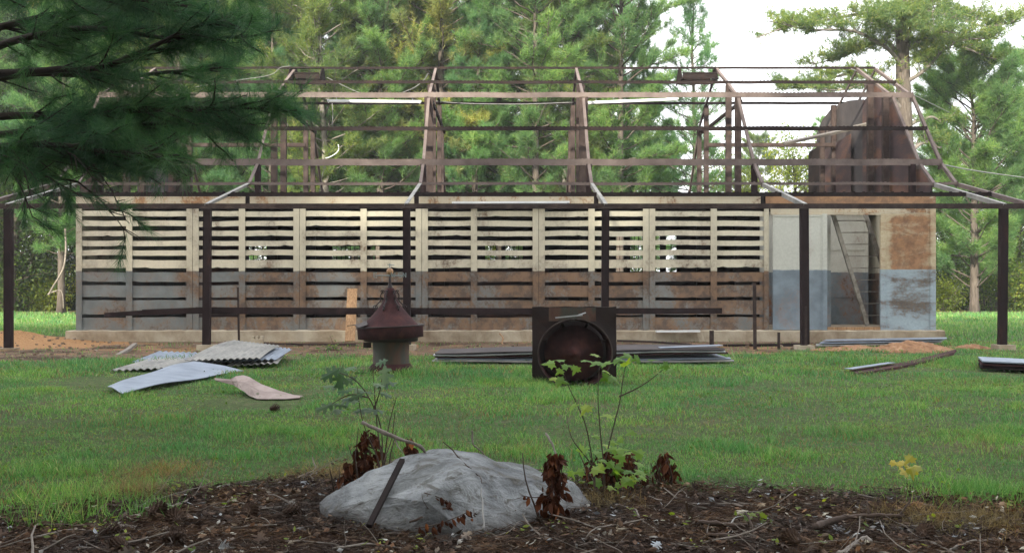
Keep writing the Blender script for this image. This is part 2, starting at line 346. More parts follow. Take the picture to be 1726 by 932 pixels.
    di = n.mix(n.mr(nb, .50, .62), di, (.055, .035, .024))
    cl = n.mix(n.mr(nf, .3, .7), (.22, .11, .045), (.44, .26, .13))
    li = n.mix(n.mr(nf, .3, .7), (.014, .009, .007), (.055, .034, .025))
    c = n.mix(s[1], gr, di); c = n.mix(s[2], c, cl); c = n.mix(s[0], c, li)
    M['ground'] = n.finish(c, .95, bump=n.bump(n.math('ADD', nf, nm), .8, .03), spec=.1)
    M['mound'] = m_noise("orange_clay_heap", [(.3, (.13, .065, .035)), (.5, (.27, .145, .075)), (.75, (.40, .25, .15))], 9, det=10, rough=.95, bump=1, bd=.04)
    M['stone'] = m_noise("pale_rubble", [(.3, (.10, .07, .05)), (.6, (.22, .165, .12)), (.75, (.40, .34, .27))], 2.5, rough=.95)
    return M
M = mat_all()

# ------------------------------------------------------------------ ground
def litter_edge(x): return np.interp(x, [-4, -2.3, -1.8, -1.15, -.6, .8, 1.15, 1.6, 2.6, 5], [4.1, 4.2, 4.3, 4.8, 5.08, 5.0, 4.72, 4.42, 4.32, 4.3])
def dirt_edge(x): return np.interp(x, [-12, -8, -6.2, -5, -3.5, 0, 3, 4.5, 6, 7.4, 8, 12], [12.2, 12.0, 12.4, 13.2, 13.7, 13.9, 14.1, 14.7, 15.8, 16.8, 60, 60])
def masks(x, y):
    x = np.asarray(x, float); y = np.asarray(y, float)
    nz = fbm(x, y, 1.3, 3)-.5; nz2 = fbm(x, y, 4.5, 9)-.5
    lit = 1-sst(-.18, .22, y-litter_edge(x)+nz*1.0+nz2*.5)
    dirt = sst(-.35, .35, y-dirt_edge(x)+nz*2.4+nz2*1.2)*(1-sst(-.4, .4, y-19.3+nz*1.5)*(x < -6.8))
    dirt = np.where((y > 18.5) & (x < -7.8), dirt*.5*(1-sst(19, 20.5, y)), dirt)
    dirt = np.maximum(dirt, sst(.18, .30, fbm(x, y, .9, 21)-.5)*.55*(y < 18))          # worn patches in the lawn
    dirt = np.maximum(dirt, .8*sst(-.6, .8, y-35.5+nz*3))                                # forest edge
    clay = np.where(y > 14, sst(-.02, .1, 1-((x+8.9)/2.4)**2-((y-16.9)/2.0)**2+nz*1.2), 0)
    clay = np.maximum(clay, np.where((y > 14) & (y < 17.7), sst(.08, .2, nz2+nz*.6)*.6, 0))
    return lit, dirt, np.clip(clay, 0, 1)
def gz(x, y):
    x = np.asarray(x, float); y = np.asarray(y, float)
    z = (fbm(x, y, .55, 5)-.5)*.07*sst(2, 5, y)*(1-sst(13.5, 15, y))
    z = z+(fbm(x, y, 5, 6)-.5)*.035*(1-sst(4.4, 5.4, y))
    z = z-.06*np.exp(-((x-.7)**2+(y-10.1)**2)/.35)
    z = z+np.exp(-(((x+8.7)/1.0)**2+((y-17.4)/.8)**2))*.16*(1+1.2*(fbm(x, y, 2.5, 8)-.5))
    z = z+np.where(y > 40, 0, 0)
    return z
def make_ground():
    xs = np.unique(np.concatenate([np.linspace(-200, -30, 18), np.linspace(-30, -10, 41), np.linspace(-10, 10, 201), np.linspace(10, 30, 41), np.linspace(30, 200, 18)]))
    ys = np.unique(np.concatenate([np.linspace(-60, 0, 25), np.linspace(0, 2.5, 11), np.linspace(2.5, 7, 91), np.linspace(7, 20, 131), np.linspace(20, 45, 51), np.linspace(45, 400, 30)]))
    Xg, Yg = np.meshgrid(xs, ys, indexing='ij'); Zg = gz(Xg, Yg)
    mb = MB(); mb.grid(np.stack([Xg, Yg, Zg], -1))
    g = build("ground", mb, M['ground'], smooth=True, origin=(0, 0, 0)); g['kind'] = 'structure'
    lit, di, cl = masks(Xg.ravel(), Yg.ravel())
    a = g.data.color_attributes.new("mask", 'FLOAT_COLOR', 'POINT')
    a.data.foreach_set("color", np.stack([lit, di, cl, np.ones_like(lit)], -1).ravel())
make_ground()

# ------------------------------------------------------------------ barn
D0, DR = 17.66, 21.60                 # front wall and ridge
DP, DM = 15.25, 16.45                 # porch posts, porch purlin
PROF = [(17.66, 2.77), (18.34, 3.25), (19.63, 4.73), (21.60, 5.71)]      # front half of the gambrel
BACK = [(2*DR-y, z) for y, z in PROF][::-1]
DB = 2*DR-D0
BAY = 3.048
XE, XO = 7.62, 8.02
barn = thing("slatted_barn", (0, D0, 0), "long slatted steel barn stripped of its roof, cream over grey paint, behind the lawn", "barn")
def pz(y):   # roof height at depth y
    yy = y if y <= DR else 2*DR-y
    return float(np.interp(yy, [p[0] for p in PROF], [p[1] for p in PROF]))
def part(name, mb, mat, label=None, parent=None, smooth=False):
    o = build(name, mb, mat, parent or barn, smooth)
    if label: o['label'] = label
    return o

def build_barn():
    # foundation with a slightly ragged top edge
    mb = MB(); xs = np.linspace(-7.75, 7.72, 160)
    prof = [(17.50, -.12), (17.50, .185), (17.56, .20), (25.8, .20), (25.8, -.12)]
    pts = np.array([[(x, y+(.012*random.uniform(-1, 1) if i < 3 else 0), z+(.007*random.uniform(-1, 1) if 0 < i < 3 else 0)) for x in xs] for i, (y, z) in enumerate(prof)])
    mb.grid(pts[::-1]); mb.add([pts[i][0] for i in range(5)]+[pts[i][-1] for i in range(5)], [(0, 1, 2, 3, 4), (9, 8, 7, 6, 5)])
    part("foundation", mb, M['concrete'])
    # slatted panels
    def zz(y): return Z_(y, D0)
    slats = [(356.2, 364.6), (372.5, 381.1), (389.3, 397.6), (405.5, 413.7), (422, 430.4), (438.2, 451.3), (459, 474.8), (481.4, 500.8), (506.6, 529.6), (535.2, 560.0)]
    joints = [128, 325, 505, 711, 908, 1094, 1297]; mids = [218, 408, 613, 799, 997, 1203]
    for k in range(6):
        mb = MB(); xa, xb, xm = (X_(v, D0) for v in (joints[k], joints[k+1], mids[k]))
        xa += .004; xb -= .004
        sw = .058
        for (a, b) in ((xa, xm), (xm, xb)):
            for (yt, yb) in slats:
                zt, zb = zz(yt)+random.uniform(-.004, .004), zz(yb)+random.uniform(-.004, .004)
                n = 13; xs = np.linspace(a+.004, b-.004, n); wob = np.convolve([random.uniform(-.006, .006) for _ in range(n+2)], np.ones(3)/3, 'valid'); bow = random.uniform(-.008, .008)*np.sin(np.linspace(0, math.pi, n))
                tl = random.uniform(-.005, .005)*(3 if random.random() < .08 else 1); dz = wob+bow+np.linspace(-tl, tl, n)*.8; dy = np.convolve([random.uniform(-.006, .008) for _ in range(n+2)], np.ones(3)/3, 'valid')
                nick = [random.uniform(.004, .016) if random.random() < .07 else 0 for _ in range(n)]
                ring = [[(x, 17.678+e, zt+d+.003) for x, d, e in zip(xs, dz, dy)], [(x, 17.667+e, zb+d+k-.003) for x, d, e, k in zip(xs, dz, dy, nick)], [(x, 17.70, zb+d+k) for x, d, k in zip(xs, dz, nick)], [(x, 17.70, zt+d) for x, d in zip(xs, dz)]]
                ring.append(ring[0]); mb.grid(np.array(ring)); 
                for e_ in (0, -1): mb.add([r_[e_] for r_ in ring[:4]], [(0, 1, 2, 3) if e_ == 0 else (3, 2, 1, 0)])
        for xc, ww in ((xa+.052, .104), (xm, .11), (xb-.052, .104)):
            if xc > 4.6: ww = .085
            zb_ = zz(560.3)
            mb.box(xc-ww/2, xc+ww/2, 17.648, 17.6605, zb_, zz(346))
            mb.box(xc-.02, xc+.02, 17.71, 17.75, zb_, zz(346))
        part("wall_panel", mb, M['panel'])
    # header band above the panels, with small dark notches at the frames
    cuts = [X_(p, D0) for p in (128, 413, 421, 698, 706, 1001, 1009, 1282, 1291, 1299)]
    for a, b in ((cuts[0], cuts[1]), (cuts[2], cuts[3]), (cuts[4], cuts[5]), (cuts[6], cuts[7])):
        mb = MB(); mb.box(a, b, 17.662, 17.69, zz(345.5), zz(333)); mb.box(a, b, 17.655, 17.70, zz(333.2), zz(331.5))
        part("header_band", mb, M['header'])
    mb = MB(); mb.box(cuts[8], XE, 17.655, 17.69, zz(345.5), zz(331)); part("header_band", mb, M['headrust'], "orange-rusted header band over the doors")
    mb = MB(); mb.box(-XE, XE, 17.70, 17.80, zz(348), zz(331)); part("wall_plate", mb, M['steel_dk'])
    # door end
    xj = X_(1299, D0)
    mb = MB(); mb.box(xj, X_(1400, D0), 17.660, 17.68, zz(361), zz(346)); mb.box(X_(1400, D0), XE, 17.664, 17.684, zz(359), zz(346))
    mb.box(xj, X_(1484, D0), 17.62, 17.655, zz(362.5), zz(360)); part("door_track", mb, M['header'])
    d = MB(); da, db = X_(1301.5, D0), X_(1384, D0)
    d.box(da, db, 17.60, 17.635, zz(555.5), zz(363)); 
    door = part("sliding_door", d, M['door'], "cream and blue-grey sliding door, the least rusted")
    e = MB(); e.box(da, da+.02, 17.592, 17.6, zz(555.5), zz(363)); e.box(db-.02, db, 17.592, 17.6, zz(555.5), zz(363)); e.box(da+.02, db-.02, 17.592, 17.6, zz(555.5), zz(553)); e.box(da+.02, db-.02, 17.592, 17.6, zz(365.5), zz(363))
    build("door_edge", e, M['door'], door)
    mb = MB(); mb.box(X_(1384.5, D0), X_(1392.5, D0), 17.60, 17.72, zz(556), zz(361)); part("door_jamb", mb, M['door'])
    mb = MB(); mb.box(X_(1484, D0), X_(1493, D0), 17.645, 17.70, zz(556), zz(360)); part("door_jamb", mb, M['endpanel'])
    mb = MB(); a = X_(1493, D0); mb.box(a, XE-.10, 17.662, 17.68, zz(555), zz(360)); mb.box(XE-.10, XE, 17.648, 17.69, zz(557), zz(346)); mb.box(a, XE-.1, 17.652, 17.661, zz(556.5), zz(554.5))
    part("end_panel", mb, M['endpanel'], "end panel rusted orange above pale blue-grey paint")
    mb = MB(); mb.box(X_(1392, D0), X_(1484, D0), 17.66, 17.72, .20, zz(551)); part("door_sill", mb, M['wood'])
    # inside partition seen through the doorway
    mb = MB(); mb.box(5.2, 7.42, 20.38, 20.42, .2, 2.62)
    for z in (1.72, .75): mb.box(5.2, 7.42, 20.365, 20.378, z, z+.012)
    mb.box(7.34, 7.40, 20.35, 20.378, .2, 2.5)
    part("partition", mb, M['inner'])
    mb = MB(); mb.box(X_(1393, 18.2), X_(1399, 18.2), 18.15, 18.25, .2, 2.4); part("inner_jamb", mb, M['inner'])
    # side walls and rear wall
    for s in (-1, 1):
        mb = MB(); x0, x1 = sorted((s*(XE-.03), s*XE)); mb.box(x0, x1, 17.70, DB, .2, 2.60)
        part("side_wall", mb, M['panel'])
    s = F/DB
    holes = [(X_(818, DB), X_(845, DB), Z_(455, DB), Z_(414, DB)), (X_(852, DB), X_(881, DB), Z_(455, DB), Z_(414, DB)), (X_(1038, DB), X_(1051, DB), Z_(458, DB), Z_(397, DB)),
             (X_(1062, DB), X_(1090, DB), Z_(458, DB), Z_(397, DB)), (X_(1099, DB), X_(1112, DB), Z_(458, DB), Z_(397, DB)), (X_(1122, DB), X_(1140, DB), Z_(458, DB), Z_(397, DB)),
             (X_(560, DB), X_(606, DB), Z_(445, DB), Z_(415, DB)), (X_(625, DB), X_(640, DB), Z_(445, DB), Z_(410, DB)), (X_(420, DB), X_(450, DB), Z_(440, DB), Z_(412, DB))]
    holes.sort()
    mb = MB(); cx = -XE
    for a, b, z0, z1 in holes:
        mb.box(cx, a, DB-.03, DB, .2, 2.6); mb.box(a, b, DB-.03, DB, .2, z0); mb.box(a, b, DB-.03, DB, z1, 2.6); cx = b
    mb.box(cx, XE, DB-.03, DB, .2, 2.6)
    rw = part("rear_wall", mb, M['dark_in'])
    for a, b, z0, z1 in holes:
        wb = MB(); n = max(1, int((b-a)/.14))
        for i in range(1, n+1): x = a+(b-a)*i/(n+1); wb.box(x-.008, x+.008, DB-.02, DB-.005, z0, z1)
        for z in np.arange(z0+.15, z1, .16): wb.box(a, b, DB-.036, DB-.021, z-.008, z+.008)
        build("window_bars", wb, M['steel_dk'], rw)
    mb = MB(); mb.box(-XE+.03, 5.15, 17.82, DB-.03, 2.50, 2.56); mb.box(5.15, XE-.03, 20.3, DB-.03, 2.50, 2.56)
    for y in np.arange(18.3, DB, 1.3): mb.box(-XE+.03, 5.15 if y < 20.2 else XE-.03, y, y+.05, 2.40, 2.497)
    part("loft_floor", mb, M['dark_in'])
    for x in (-4.57, -1.52, 1.52, 4.57):
        for y in (19.63, 23.57):
            mb = MB(); mb.box(x-.06, x+.06, y-.06, y+.06, .2, 2.4); part("inner_post", mb, M['dark_in'])
    # loose dark stall boards hanging inside, breaking up the view
    mb = MB(); mb.box(-6.4, -5.2, 19.9, 19.94, .2, 2.3); part("stall_board", mb, M['gable'])
    mb = MB(); mb.box(-1.2, .9, 20.9, 20.94, .2, 1.4); part("stall_board", mb, M['gable'])
    # loft posts
    for x in (-XE+.14, -4.572, -1.524, 1.524, 4.572, XE-.14):
        for y in (18.34, 19.63, 20.46, 22.74, 23.57, 24.86):
            wv = (.17 if abs(x) < 2 else .115) if y in (19.63, 20.46) else .10
            mb = MB(); mb.box(x-wv/2, x+wv/2, y-.05, y+.05, 2.56, pz(y)-.03)
            part("loft_post", mb, M['steel'] if y > 19 else M['post'])
    # roof frames: the legs are angle irons following the gambrel
    def frame(x, w_=.055, full=True):
        mb = MB(); line = PROF+BACK[1:]
        for (ya, za), (yb, zb) in zip(line[:-1], line[1:]):
            mb.bar((x, ya, za), (x, yb, zb), w_, .012, (0, 0, 1)); 
            mb.bar((x-w_/2+.005, ya, za-.03), (x-w_/2+.005, yb, zb-.03), .008, .055, (0, 0, 1))
        for (ya, za) in (PROF[1], PROF[2], BACK[1], BACK[2]):
            mb.box(x-w_/2-.004, x-w_/2-.002, ya-.08, ya+.08, za-.12, za-.01)
        part("roof_frame", mb, M['steel_lt'])
    for x in (-XO, -XE, -4.572, -1.524, 1.524, 4.572, XE, XO): frame(x)
    # purlins
    def purlin(y, z, mat, h, x0=-XO, x1=XO, d=.06, gap=None, studs=True, dark=None):
        spans = [(x0, x1)] if not gap else []
        if gap:
            c = x0
            for a, b in gap: spans.append((c, a)); c = b
            spans.append((c, x1))
        for a, b in spans:
            mb = MB(); n = max(2, int((b-a)/.5)); xs = np.linspace(a, b, n+1); zs = [z+random.uniform(-.006, .006) for _ in xs]; ysx = [y+random.uniform(-.004, .004) for _ in xs]
            for i in range(n):
                mb.bar((xs[i], ysx[i], zs[i]-h/2), (xs[i+1], ysx[i+1], zs[i+1]-h/2), .008, h, (0, 0, 1))
                mb.bar((xs[i], ysx[i]+d/2, zs[i]-.002), (xs[i+1], ysx[i+1]+d/2, zs[i+1]-.002), d, .007, (0, 0, 1))
            if studs:
                for x in np.arange(a+.05, b, .075):
                    zc = float(np.interp(x, xs, zs)); hh = random.uniform(.006, .012); mb.box(x-.016, x+.016, y-.008, y+.012, zc, zc+hh)
            part("purlin", mb, mat)
    up = lambda y: pz(y)+.045
    purlin(D0, up(17.66)+.0, M['steel_lt'], .045)
    purlin(18.30, 3.31, M['steel_lt'], .115)
    purlin(18.95, up(18.95)+.02, M['steel_dk'], .075)
    purlin(19.60, 4.79, M['steel_lt'], .10)
    purlin(20.46, up(20.46)+.01, M['steel_dk'], .06)
    gaps = [(X_(493, DR)+.01, X_(541, DR)), (X_(1148, DR), X_(1201, DR))]
    purlin(DR, 5.74, M['steel_dk'], .05, gap=gaps, studs=False)
    purlin(22.74, 5.19, M['steel_dk'], .06, studs=False)
    purlin(23.60, 4.74, M['steel_dk'], .07, studs=False)
    purlin(24.25, 4.00, M['steel_dk'], .07, studs=False)
    purlin(24.90, 3.27, M['steel_dk'], .08, studs=False)
    purlin(DB, 2.80, M['steel'], .05, studs=False)
    for s in (-1, 1):
        mb = MB(); mb.bar((s*4.572, 22.70, 4.20), (s*(XE-.14), 22.70, 4.20), .05, .09); part("tie_beam", mb, M['steel'])
    for x in (-4.572, -1.524, 1.524, 4.572):
        mb = MB(); mb.bar((x+.07, 19.63, 4.62), (x+.07, 23.57, 4.62), .04, .07); part("tie_beam", mb, M['steel_dk'])
    # vent curbs at the two ridge gaps
    for a, b in gaps:
        mb = MB(); zt = 5.70
        for y in (21.28, 21.92):
            mb.box(a-.02, b+.02, y-.015, y+.015, 5.42, 5.52); mb.box(a-.02, b+.02, y-.03, y+.03, 5.525, 5.545)
        for x0_, x1_ in ((a-.05, a-.03), (b+.03, b+.05)):
            mb.prism([(21.2, 5.40), (22.0, 5.40), (21.72, zt), (21.48, zt)], x0_, x1_, axis=0)
        mb.box(a-.03, b+.03, 21.44, 21.50, zt-.03, zt+.005)
        part("vent_curb", mb, M['steel_dk'])
    # gable cladding, right end: several sheets, ragged at the rear of the ridge
    def gsheet(x, poly, mat, nm="gable_sheet", label=None):
        mb = MB(); mb.prism(poly, x, x+.012, axis=0); return part(nm, mb, mat, label)
    xr = XE-.03
    gsheet(xr, [(17.75, 2.6), (18.9, 2.6), (18.9, pz(18.9)-.05), (18.36, 3.22), (17.75, 2.78)], M['gable'])
    gsheet(xr+.004, [(18.85, 2.6), (20.2, 2.6), (20.2, pz(20.2)-.04), (19.65, pz(19.65)-.04), (18.85, pz(18.85)-.05)], M['gable'], label="brown gable sheet streaked with orange rust")
    gsheet(xr, [(20.15, 2.6), (21.2, 2.6), (21.2, 4.92), (20.7, 4.95), (20.9, 5.3), (20.15, pz(20.15)-.04)], M['gable'])
    gsheet(xr+.004, [(21.15, 2.6), (24.35, 2.6), (24.42, 3.6), (24.35, 4.72), (23.9, 4.98), (23.2, 5.14), (22.1, 5.10), (21.15, 4.95)], M['gable_grey'], label="greyer gable sheet at the rear")
    gsheet(xr, [(23.25, 2.6), (25.5, 2.6), (25.5, 2.75), (24.86, 3.2), (24.4, 3.75), (23.25, 4.0)], M['gable'])
    gsheet(xr-.06, [(23.5, 2.6), (24.8, 2.6), (24.8, 4.22), (24.7, 4.33), (23.5, 4.36)], M['steel_dk'], "loft_hatch")
    gsheet(xr-.08, [(21.7, 2.6), (23.45, 2.6), (23.45, 4.2), (21.7, 4.3)], M['gable'], "loft_hatch")
    # left end: only some sheets remain
    xl = -XE+.02
    gsheet(xl, [(22.3, 2.6), (24.0, 2.6), (24.0, 4.05), (22.3, 4.35)], M['gable'])
    gsheet(xl+.004, [(20.5, 2.6), (22.35, 2.6), (22.35, 4.3), (20.5, 4.4)], M['gable_grey'])
    gsheet(xl, [(17.75, 2.6), (18.5, 2.6), (18.5, 3.1), (17.75, 2.78)], M['gable'])
    # porch
    for i, x in enumerate((-XE, -4.572, -1.524, 1.524, 4.572, XE)):
        mb = MB(); hw = .055
        zb = (-.02, .03, .03, .03, .02, .03)[i]+.05
        if i == 4:
            mb.box(x-.07, x+.02, DP-.045, DP+.045, zb-.03, 2.20); mb.box(x+.024, x+.06, DP-.02, DP+.06, zb+.02, 2.20)
        else:
            mb.box(x-hw, x-hw+.01, DP-.05, DP+.05, zb, 2.20); mb.box(x+hw-.01, x+hw, DP-.05, DP+.05, zb, 2.20); mb.box(x-hw+.01, x+hw-.01, DP-.035, DP-.02, zb, 2.20)
            mb.box(x-hw+.01, x+hw-.01, DP-.045, DP-.036, zb, 2.18)
        tl_ = (0, .012, -.006, .008, -.01, .015)[i]
        for v_ in mb.V: v_[:, 0] += (v_[:, 2]-2.2)*tl_*.6
        part("porch_post", mb, M['post'])
        mb = MB(); zc = zb-.0; wv = .13
        v = [(x+a*wv*random.uniform(.85, 1.1), DP+b*wv*random.uniform(.85, 1.1), z) for z in (-.12, zc) for a, b in ((-1, -1), (1, -1), (1, 1), (-1, 1))]
        mb.add(v, [(3, 2, 1, 0), (4, 5, 6, 7), (0, 1, 5, 4), (1, 2, 6, 5), (2, 3, 7, 6), (3, 0, 4, 7)])
        part("post_footing", mb, M['concrete'])
    for x in (-XO-.02, -XE, -4.572, -1.524, 1.524, 4.572, XE, XO+.02):
        mb = MB(); w_ = .06
        y0, z0, y1, z1 = DP-.05, 2.23, D0, 2.80
        mb.bar((x, y0, z0), (x, y1, z1), w_, .012); mb.bar((x-w_/2+.004, y0, z0-.035), (x-w_/2+.004, y1, z1-.035), .007, .06)
        part("porch_rafter", mb, M['gal_wall'] if abs(x) < XO else M['steel_lt'])
    mb = MB(); mb.box(-XO-.6, XO+.4, DP-.05, DP+.05, 2.205, 2.222); mb.box(-XO-.6, XO+.4, DP-.052, DP-.042, 2.155, 2.203); mb.box(-XO-.6, XO+.4, DP-.046, DP-.03, 2.215, 2.235)
    part("porch_beam", mb, M['steel'])
    mb = MB(); mb.box(-XO-.02, XO, DM-.03, DM-.022, 2.455, 2.515); mb.box(-XO-.02, XO, DM-.02, DM+.04, 2.515, 2.522)
    for x in np.arange(-XO, XO, .16): mb.box(x-.02, x+.02, DM-.028, DM, 2.5225, 2.535)
    part("porch_purlin", mb, M['steel_dk'])
build_barn()

# ------------------------------------------------------------------ loose things about the barn
def wavy(n, amp, seed):
    r = random.Random(seed); return np.array([sum(r.uniform(-1, 1)*math.sin(i*k*.7+r.uniform(0, 6)) for k in (1, 2, 3))*amp/2 for i in range(n)])

def tube_light(px0, py0, px1, py1, D, label, hang=.06):
    p0, p1 = P(px0, py0, D), P(px1, py1, D); c = (p0+p1)/2
    t = thing("fluorescent_fixture", c, label, "light fixture")
    d = unit(p1-p0)
    mb = MB(); mb.bar(p0, p1, .09, .035); build("housing", mb, M['white'], t)
    mb = MB(); mb.tube([p0+d*.04+(0, -.03, -.03), p1-d*.04+(0, -.03, -.03)], .013, 8); build("lamp_tube", mb, M['white'], t, True)
    for p in (p0, p1):
        mb = MB(); q = p+d*(.03 if p is p0 else -.03); mb.bar(q-d*.012+(0, -.03, -.028), q+d*.012+(0, -.03, -.028), .03, .05); build("end_cap", mb, M['gal'], t)
        mb = MB(); qq = p+d*(.2 if p is p0 else -.2); mb.tube([qq+(0, 0, .018), qq+(0, .02, .018+hang)], .004, 4); build("hanger", mb, M['gal'], t)
tube_light(552, 170, 710, 171.5, 22.55, "white tube light fixture hanging level under the roof, left of the second full frame")
tube_light(990, 173, 1143, 167, 22.55, "white tube light fixture tilting up to the right, in the bay right of the middle")
tube_light(762, 342, 960, 341, 17.57, "long pale tube light fixture fixed on the header above the slatted wall", .02)

def wire(pts, r, name, label, mat='rubber', cat="wire"):
    mb = MB(); pts = np.array([P(*p) for p in pts])
    t = np.linspace(0, 1, len(pts)); tt = np.linspace(0, 1, len(pts)*5)
    # catmull smoothing
    q = []
    for i in range(len(pts)-1):
        p0, p1, p2, p3 = pts[max(i-1, 0)], pts[i], pts[i+1], pts[min(i+2, len(pts)-1)]
        for u in np.linspace(0, 1, 6, endpoint=False):
            q.append(.5*((2*p1)+(-p0+p2)*u+(2*p0-5*p1+4*p2-p3)*u*u+(-p0+3*p1-3*p2+p3)*u**3))
    q.append(pts[-1]); mb.tube(q, r, 5)
    return tag(build(name, mb, M[mat], smooth=True), label, cat)
wire([(330, 147, 21.4), (400, 136, 21.4), (455, 127, 21.4), (472, 115, 21.5), (490, 112, 21.55)], .008, "loose_cable", "grey cable drooping from the ridge on the left, behind the pine bough")
wire([(551, 131, 21.5), (575, 143, 21.5), (610, 158, 21.5), (650, 163, 21.5), (690, 152, 21.5), (712, 138, 21.5), (722, 124, 21.5)], .008, "loose_cable", "grey cable sagging below the ridge between the left curb and the third frame")
wire([(733, 171, 22.6), (790, 175, 22.6), (880, 176, 22.6), (966, 173, 22.6)], .010, "loose_cable", "thin cable strung level across the middle bay")
wire([(560, 175, 22.5), (561, 195, 22.5), (560, 215, 22.5)], .010, "loose_cable", "short cable dangling straight down from the left tube light")
wire([(549, 267, 21), (556, 265, 21), (566, 259, 21), (571, 252, 21), (570, 244, 21)], .010, "bent_conduit", "short white bent conduit floating end caught on a pine twig behind the barn", 'white', "conduit")
wire([(551, 268, 21), (545, 290, 21.05), (538, 325, 21.1)], .006, "loose_cable", "thin wire running down from the white bent conduit")
wire([(1435, 117, 21.3), (1500, 142, 24), (1545, 163, 27), (1600, 190, 31)], .012, "loose_cable", "thin wire running from the right ridge end to the tall pine")
wire([(1556, 270, 18.3), (1610, 282, 22), (1670, 292, 27), (1760, 304, 34)], .016, "utility_cable", "bluish cable running off to the right from the eave", 'rubber', "cable")

# timber caught in the right gable
mb = MB(); mb.bar(P(1322, 242, 21.0), P(1471, 210, 21.1), .14, .05, (0, -.3, 1)); tag(build("loose_timber", mb, M['greywood']), "weathered timber propped on the roof steel inside the right gable", "timber")
mb = MB(); mb.bar(P(1440, 216, 20.95), P(1471, 209, 20.95), .12, .09, (0, -.3, 1)); tag(build("timber_block", mb, M['greywood']), "short timber block on the upper end of the propped gable timber", "timber")

# ladder leaning in the doorway
def ladder():
    t = thing("stair_ladder", P(1462, 549, 17.98), "slanting steel ladder with thin rungs leaning inside the barn doorway", "ladder")
    for (a, b, d0, d1) in (((1404, 361), (1462, 548.5), 17.95, 17.98), ((1458.5, 361), (1520, 548), 18.35, 18.40)):
        p0, p1 = P(*a, d0), P(*b, d1)
        mb = MB(); mb.bar(p0, p1, .07, .055, (0, -1, 0)); mb.bar(p0+(-.036, -.03, 0), p1+(-.036, -.03, 0), .012, .03, (0, -1, 0)); build("stringer", mb, M['ladder'], t)
    for k in range(9):
        f = (k+.55)/9.4
        a = P(1404, 361, 17.97)*(1-f)+P(1462, 548.5, 18.0)*f; b = P(1458.5, 361, 18.37)*(1-f)+P(1520, 548, 18.42)*f
        mb = MB(); mb.bar(a, b, .10, .014); build("rung", mb, M['ladder'], t)
    return t
ladder()

# the long dark rail behind the posts
def rail():
    pts = [(176, 531), (240, 526.5), (330, 523), (420, 523.5), (560, 524), (700, 524), (860, 524.5), (1000, 524), (1120, 524), (1217, 523.5)]
    mb = MB(); D = 15.34; hh = [.055, .08, .1, .1, .1, .1, .095, .09, .085, .08]
    q = [P(a, b, D) for a, b in pts]
    for i in range(len(q)-1): mb.bar(q[i], q[i+1], .012, (hh[i]+hh[i+1])/2)
    for i in range(len(q)-1): mb.bar(q[i]+(0, .03, -hh[i]/2), q[i+1]+(0, .03, -hh[i+1]/2), .05, .008)
    tag(build("long_rail", mb, M['post']), "long dark brown channel rail held level behind the porch posts, its left end bent down", "rail")
rail()

def stake(px, top, bot, D, w_, label, mat='steel', name="steel_stake", lean=0):
    mb = MB(); p1 = P(px, top, D); p0 = P(px+lean, bot, D); mb.bar(p0-(0, 0, .06), p1, w_, w_*.25, (0, 1, 0)); mb.bar(p0-(w_*.4, 0, .06)+(0, w_*.4, 0), p1-(w_*.4, 0, 0)+(0, w_*.4, 0), w_*.25, w_*.7, (0, 1, 0))
    tag(build(name, mb, M[mat]), label, "stake")
stake(401, 484, 577, 15.6, .034, "rusty steel stake standing between the bent rail end and the corrugated sheets", lean=2)
stake(1272, 476, 584, 15.3, .045, "tall rusty stake in front of the last slatted panel, left of the sliding door", lean=1)
stake(1200, 557, 586, 14.6, .055, "short stout rusty stub behind the right end of the flat sheet stack")
stake(1313, 560, 583, 15.4, .035, "short thin stub in front of the sliding door")
stake(1358.5, 516, 585, 15.2, .036, "dark rusty stake just left of the doorway porch post")
# plank
mb = MB(); p0, p1 = P(590, 575, 16.9), P(594, 487, 17.35); mb.bar(p0, p1, .17, .03, (0, -1, .1)); tag(build("leaning_plank", mb, M['wood']), "orange-brown wooden plank leaning upright on the slatted wall behind the cupola", "plank")
mb = MB(); mb.bar(P(687, 586, 15.8), P(703, 584, 15.7), .09, .06); tag(build("wood_offcut", mb, M['wood']), "small orange wood offcut on the dirt right of the upright cupola", "wood block")
def cinder(px, py, D, label):
    c = P(px, py, D); c[2] = gz(c[0], D)
    mb = MB(); x0, x1 = c[0]-.1, c[0]+.1
    for a, b in ((-.10, -.055), (-.02, .02), (.055, .10)): mb.box(c[0]+a, c[0]+b, D-.05, D+.05, c[2], c[2]+.14)
    mb.box(c[0]-.055, c[0]-.02, D-.05, D+.05, c[2], c[2]+.09); mb.box(c[0]+.02, c[0]+.055, D-.05, D+.05, c[2], c[2]+.09)
    tag(build("cinder_block", mb, M['concrete']), label, "block")
cinder(434, 580, 16.8, "small broken cinder block against the foundation right of the thin stake")
def strip(pts, D, w_, t_, mat, name, label, cat="strip"):
    mb = MB(); q = [P(a, b, D if np.isscalar(D) else D[i]) for i, (a, b) in enumerate(pts)]
    for i in range(len(q)-1): mb.bar(q[i], q[i+1], w_, t_)
    tag(build(name, mb, M[mat]), label, cat)
strip([(1106, 558.5), (1179, 558)], 17.40, .14, .03, 'white', "white_strip", "white strip lying on the foundation edge near the right stub")
strip([(445, 579), (520, 580.5), (600, 580.5)], 16.3, .05, .03, 'steel', "rusty_rod", "thin rusty rod on the dirt left of the upright cupola", "rod")
strip([(1040, 574), (1100, 576), (1165, 581)], [16.2, 16.1, 15.7], .05, .03, 'steel', "rusty_rod", "bent rusty rod on the dirt behind the square plate", "rod")
strip([(178, 610), (215, 590), (228, 580)], [13.6, 14.6, 15.2], .06, .04, 'greywood', "grey_batten", "short grey batten on the dirt near the left end of the foundation", "batten")
